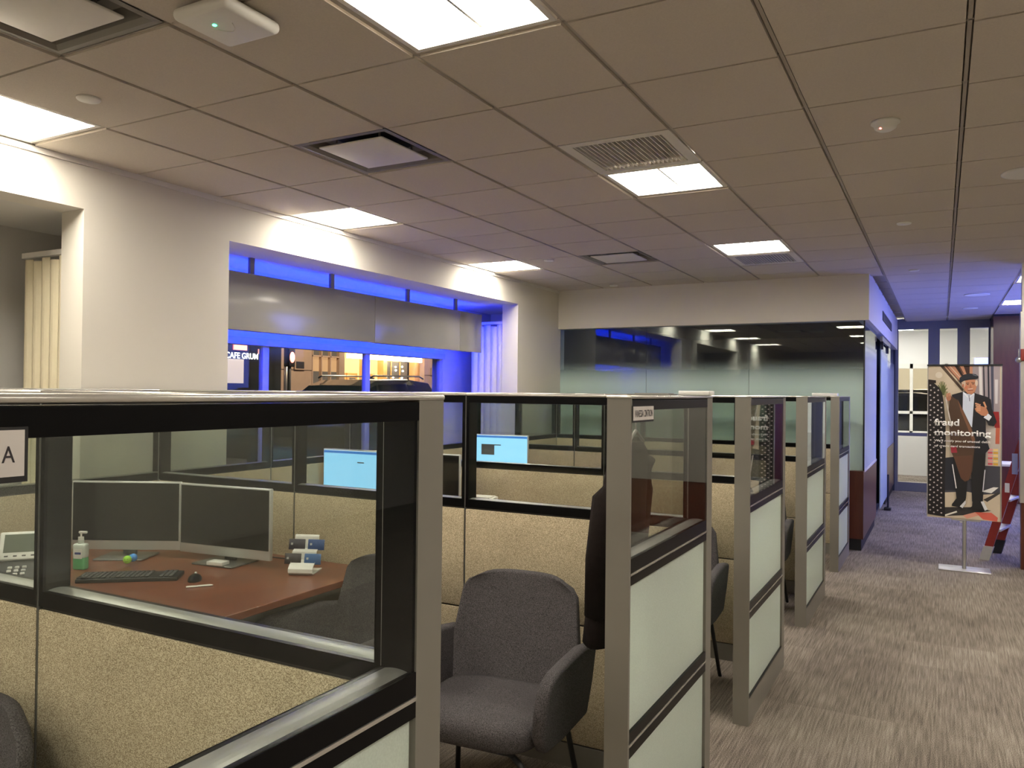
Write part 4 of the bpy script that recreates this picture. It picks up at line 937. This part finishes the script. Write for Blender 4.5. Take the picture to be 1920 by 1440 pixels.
# cars
def make_car(label, loc, rz, paint):
    t = thing('car', label, 'car', loc, rz)
    body = [(-2.35, .35), (-2.38, .75), (-2.28, 1.0), (-1.1, 1.12), (-.35, 1.62), (.0, 1.73), (1.2, 1.76), (1.9, 1.70), (2.25, 1.15), (2.38, 1.0), (2.38, .38)]
    def loft(prof, hw, inset, zc, bname, mm, zoff=0, grow=0):
        b = MB(); rings = []
        secs = [(-hw, .9), (-hw+.04, .97), (-hw*.5, 1.0), (0, 1.0), (hw*.5, 1.0), (hw-.04, .97), (hw, .9)]
        for (y, k) in secs:
            rings.append([(x*(1 if k > .95 else .995), y*(1-(inset if z > zc else 0)*((z-zc)/.65)), z if k == 1.0 else z-(.03 if z > 1.5 else .01)*(1 if k < .95 else .4)) for (x, z) in prof])
        n = len(prof); vs = [v for r in rings for v in r]; fs = []
        for i in range(len(rings)-1):
            for q in range(n): fs.append((i*n+q, i*n+(q+1) % n, (i+1)*n+(q+1) % n, (i+1)*n+q))
        fs += [tuple(range(n)), tuple((len(rings)-1)*n+q for q in range(n))]
        b.add(vs, fs, 0, False); return b.build(bname, mm, t)
    loft(body, .94, .22, 1.05, 'body', paint)
    wg = mat('car_window', (.01, .01, .012), .1)
    for s in (-1, 1):
        b = MB()
        for (P) in ([(-.95, 1.13), (-.35, 1.53), (-.02, 1.62), (-.02, 1.13)], [(.06, 1.13), (.06, 1.63), (1.0, 1.66), (1.0, 1.13)], [(1.08, 1.13), (1.08, 1.65), (1.72, 1.60), (2.0, 1.15)]):
            vs = [(x, s*(.94*(1-.22*((z-1.05)/.65))+.004), z) for (x, z) in P]
            b.add(vs+[(v[0], v[1]-s*.02, v[2]) for v in vs], [(0, 1, 2, 3), (4, 5, 6, 7), (0, 1, 5, 4), (1, 2, 6, 5), (2, 3, 7, 6), (3, 0, 4, 7)], 0)
        b.build('side_windows', wg, t)
        b = MB(); b.tube([(-.1, s*.68, 1.76), (0, s*.68, 1.80), (1.6, s*.68, 1.82), (1.75, s*.68, 1.77)], .018); b.build('roof_rail', M['steel'], t)
        for x in (-1.45, 1.5):
            b = MB(); b.cyl((x, s*.72, .34), (x, s*.95, .34), .34, seg=28, mi=0); b.cyl((x, s*.95, .34), (x, s*.96, .34), .2, seg=20, mi=1); b.build('wheel', [M['blackm'], M['steel']], t)
        b = MB(); b.rbox(2.30, 2.40, s*.70-.12, s*.70+.12, .95, 1.12, .03); b.build('tail_lamp', emit('tail_%d_%s' % (s, label[:4]), (1, .05, .04), 5), t)
    b = MB(); b.add([(-1.05, -.74, 1.15), (-1.05, .74, 1.15), (-.42, .66, 1.60), (-.42, -.66, 1.60), (-1.0, -.74, 1.10), (-1.0, .74, 1.10), (-.38, .66, 1.56), (-.38, -.66, 1.56)], [(0, 1, 2, 3), (4, 7, 6, 5), (0, 4, 5, 1), (1, 5, 6, 2), (2, 6, 7, 3), (3, 7, 4, 0)]); b.build('windscreen', wg, t)
    return t
cg = make_car('dark grey car with roof rails parked outside the blue lit window', (-6.6, 11.0, -.05), PI/2, mat('car_grey', (.10, .105, .08), .25, metal=.5, coat=.5)); cg.scale = (1, 1, 1.08)
make_car('dark car with red tail lamps seen beyond the far entrance', (2.4, 22.5, -.05), R(0), mat('car_dark', (.02, .022, .028), .25, coat=.5))
t = thing('far_street_building', 'dark building with yellow lit windows beyond the far entrance', 'building', (0, 30, 0))
b = MB(); b.box(-6, 12, 0, 1, -.1, 8); b.build('front', dg, t)
for (x0, x1) in ((1.2, 2.3), (2.55, 4.3), (4.6, 6.0)):
    b = MB(); b.box(x0, x1, -.04, 0, 1.8, 3.9); b.build('window', emit('yellow_window_%d' % int(x0*10), (.95, .78, .42), .22), t)

# point lights over the street, no fixtures modelled
def lamp(name, kind, loc, e, col, size=None, rot=(0, 0, 0), sy=None):
    l = bpy.data.lights.new(name, kind); l.energy = e; l.color = col
    if kind == 'AREA':
        l.size = size
        if sy: l.shape = 'RECTANGLE'; l.size_y = sy
    else: l.shadow_soft_size = size or .1
    o = bpy.data.objects.new(name, l); COL.objects.link(o); o.location = loc; o.rotation_euler = rot; return o
lamp('street_point_light', 'POINT', (-8.5, 15.0, 5.5), 700, (1, .75, .5), .2)
lamp('street_point_light', 'POINT', (-9.0, 23.5, 5.0), 500, (1, .72, .62), .2)
lamp('street_point_light', 'POINT', (4.0, 24.5, 5.0), 300, (1, .8, .6), .2)

w = bpy.data.worlds.new('night'); scene.world = w; w.use_nodes = True
bg = w.node_tree.nodes['Background']; bg.inputs[0].default_value = (.02, .025, .05, 1); bg.inputs[1].default_value = .25

# ------------------------------------------------------------------ camera
cam = bpy.data.cameras.new('camera'); co = bpy.data.objects.new('camera', cam); COL.objects.link(co); scene.camera = co
r = Vector((0.88020542, 0.47446919, 0.01083543)); u = Vector((-0.00480874, -0.0139136, 0.99989164)); f = Vector((-0.47456854, 0.88016214, 0.00996522))
Mx = Matrix(((r.x, u.x, -f.x, 4.19102875), (r.y, u.y, -f.y, -1.84854245), (r.z, u.z, -f.z, 1.60), (0, 0, 0, 1)))
co.matrix_world = Mx
cam.sensor_width = 36; cam.lens = 1493.24/1920*36; cam.clip_start = .02; cam.clip_end = 200
scene.view_settings.view_transform = 'Standard'; scene.view_settings.look = 'None'; scene.view_settings.gamma = 1
scene.view_settings.use_curve_mapping = False; scene.view_settings.exposure = 0.95
scene.cycles.transparent_max_bounces = 48
scene.cycles.max_bounces = 10
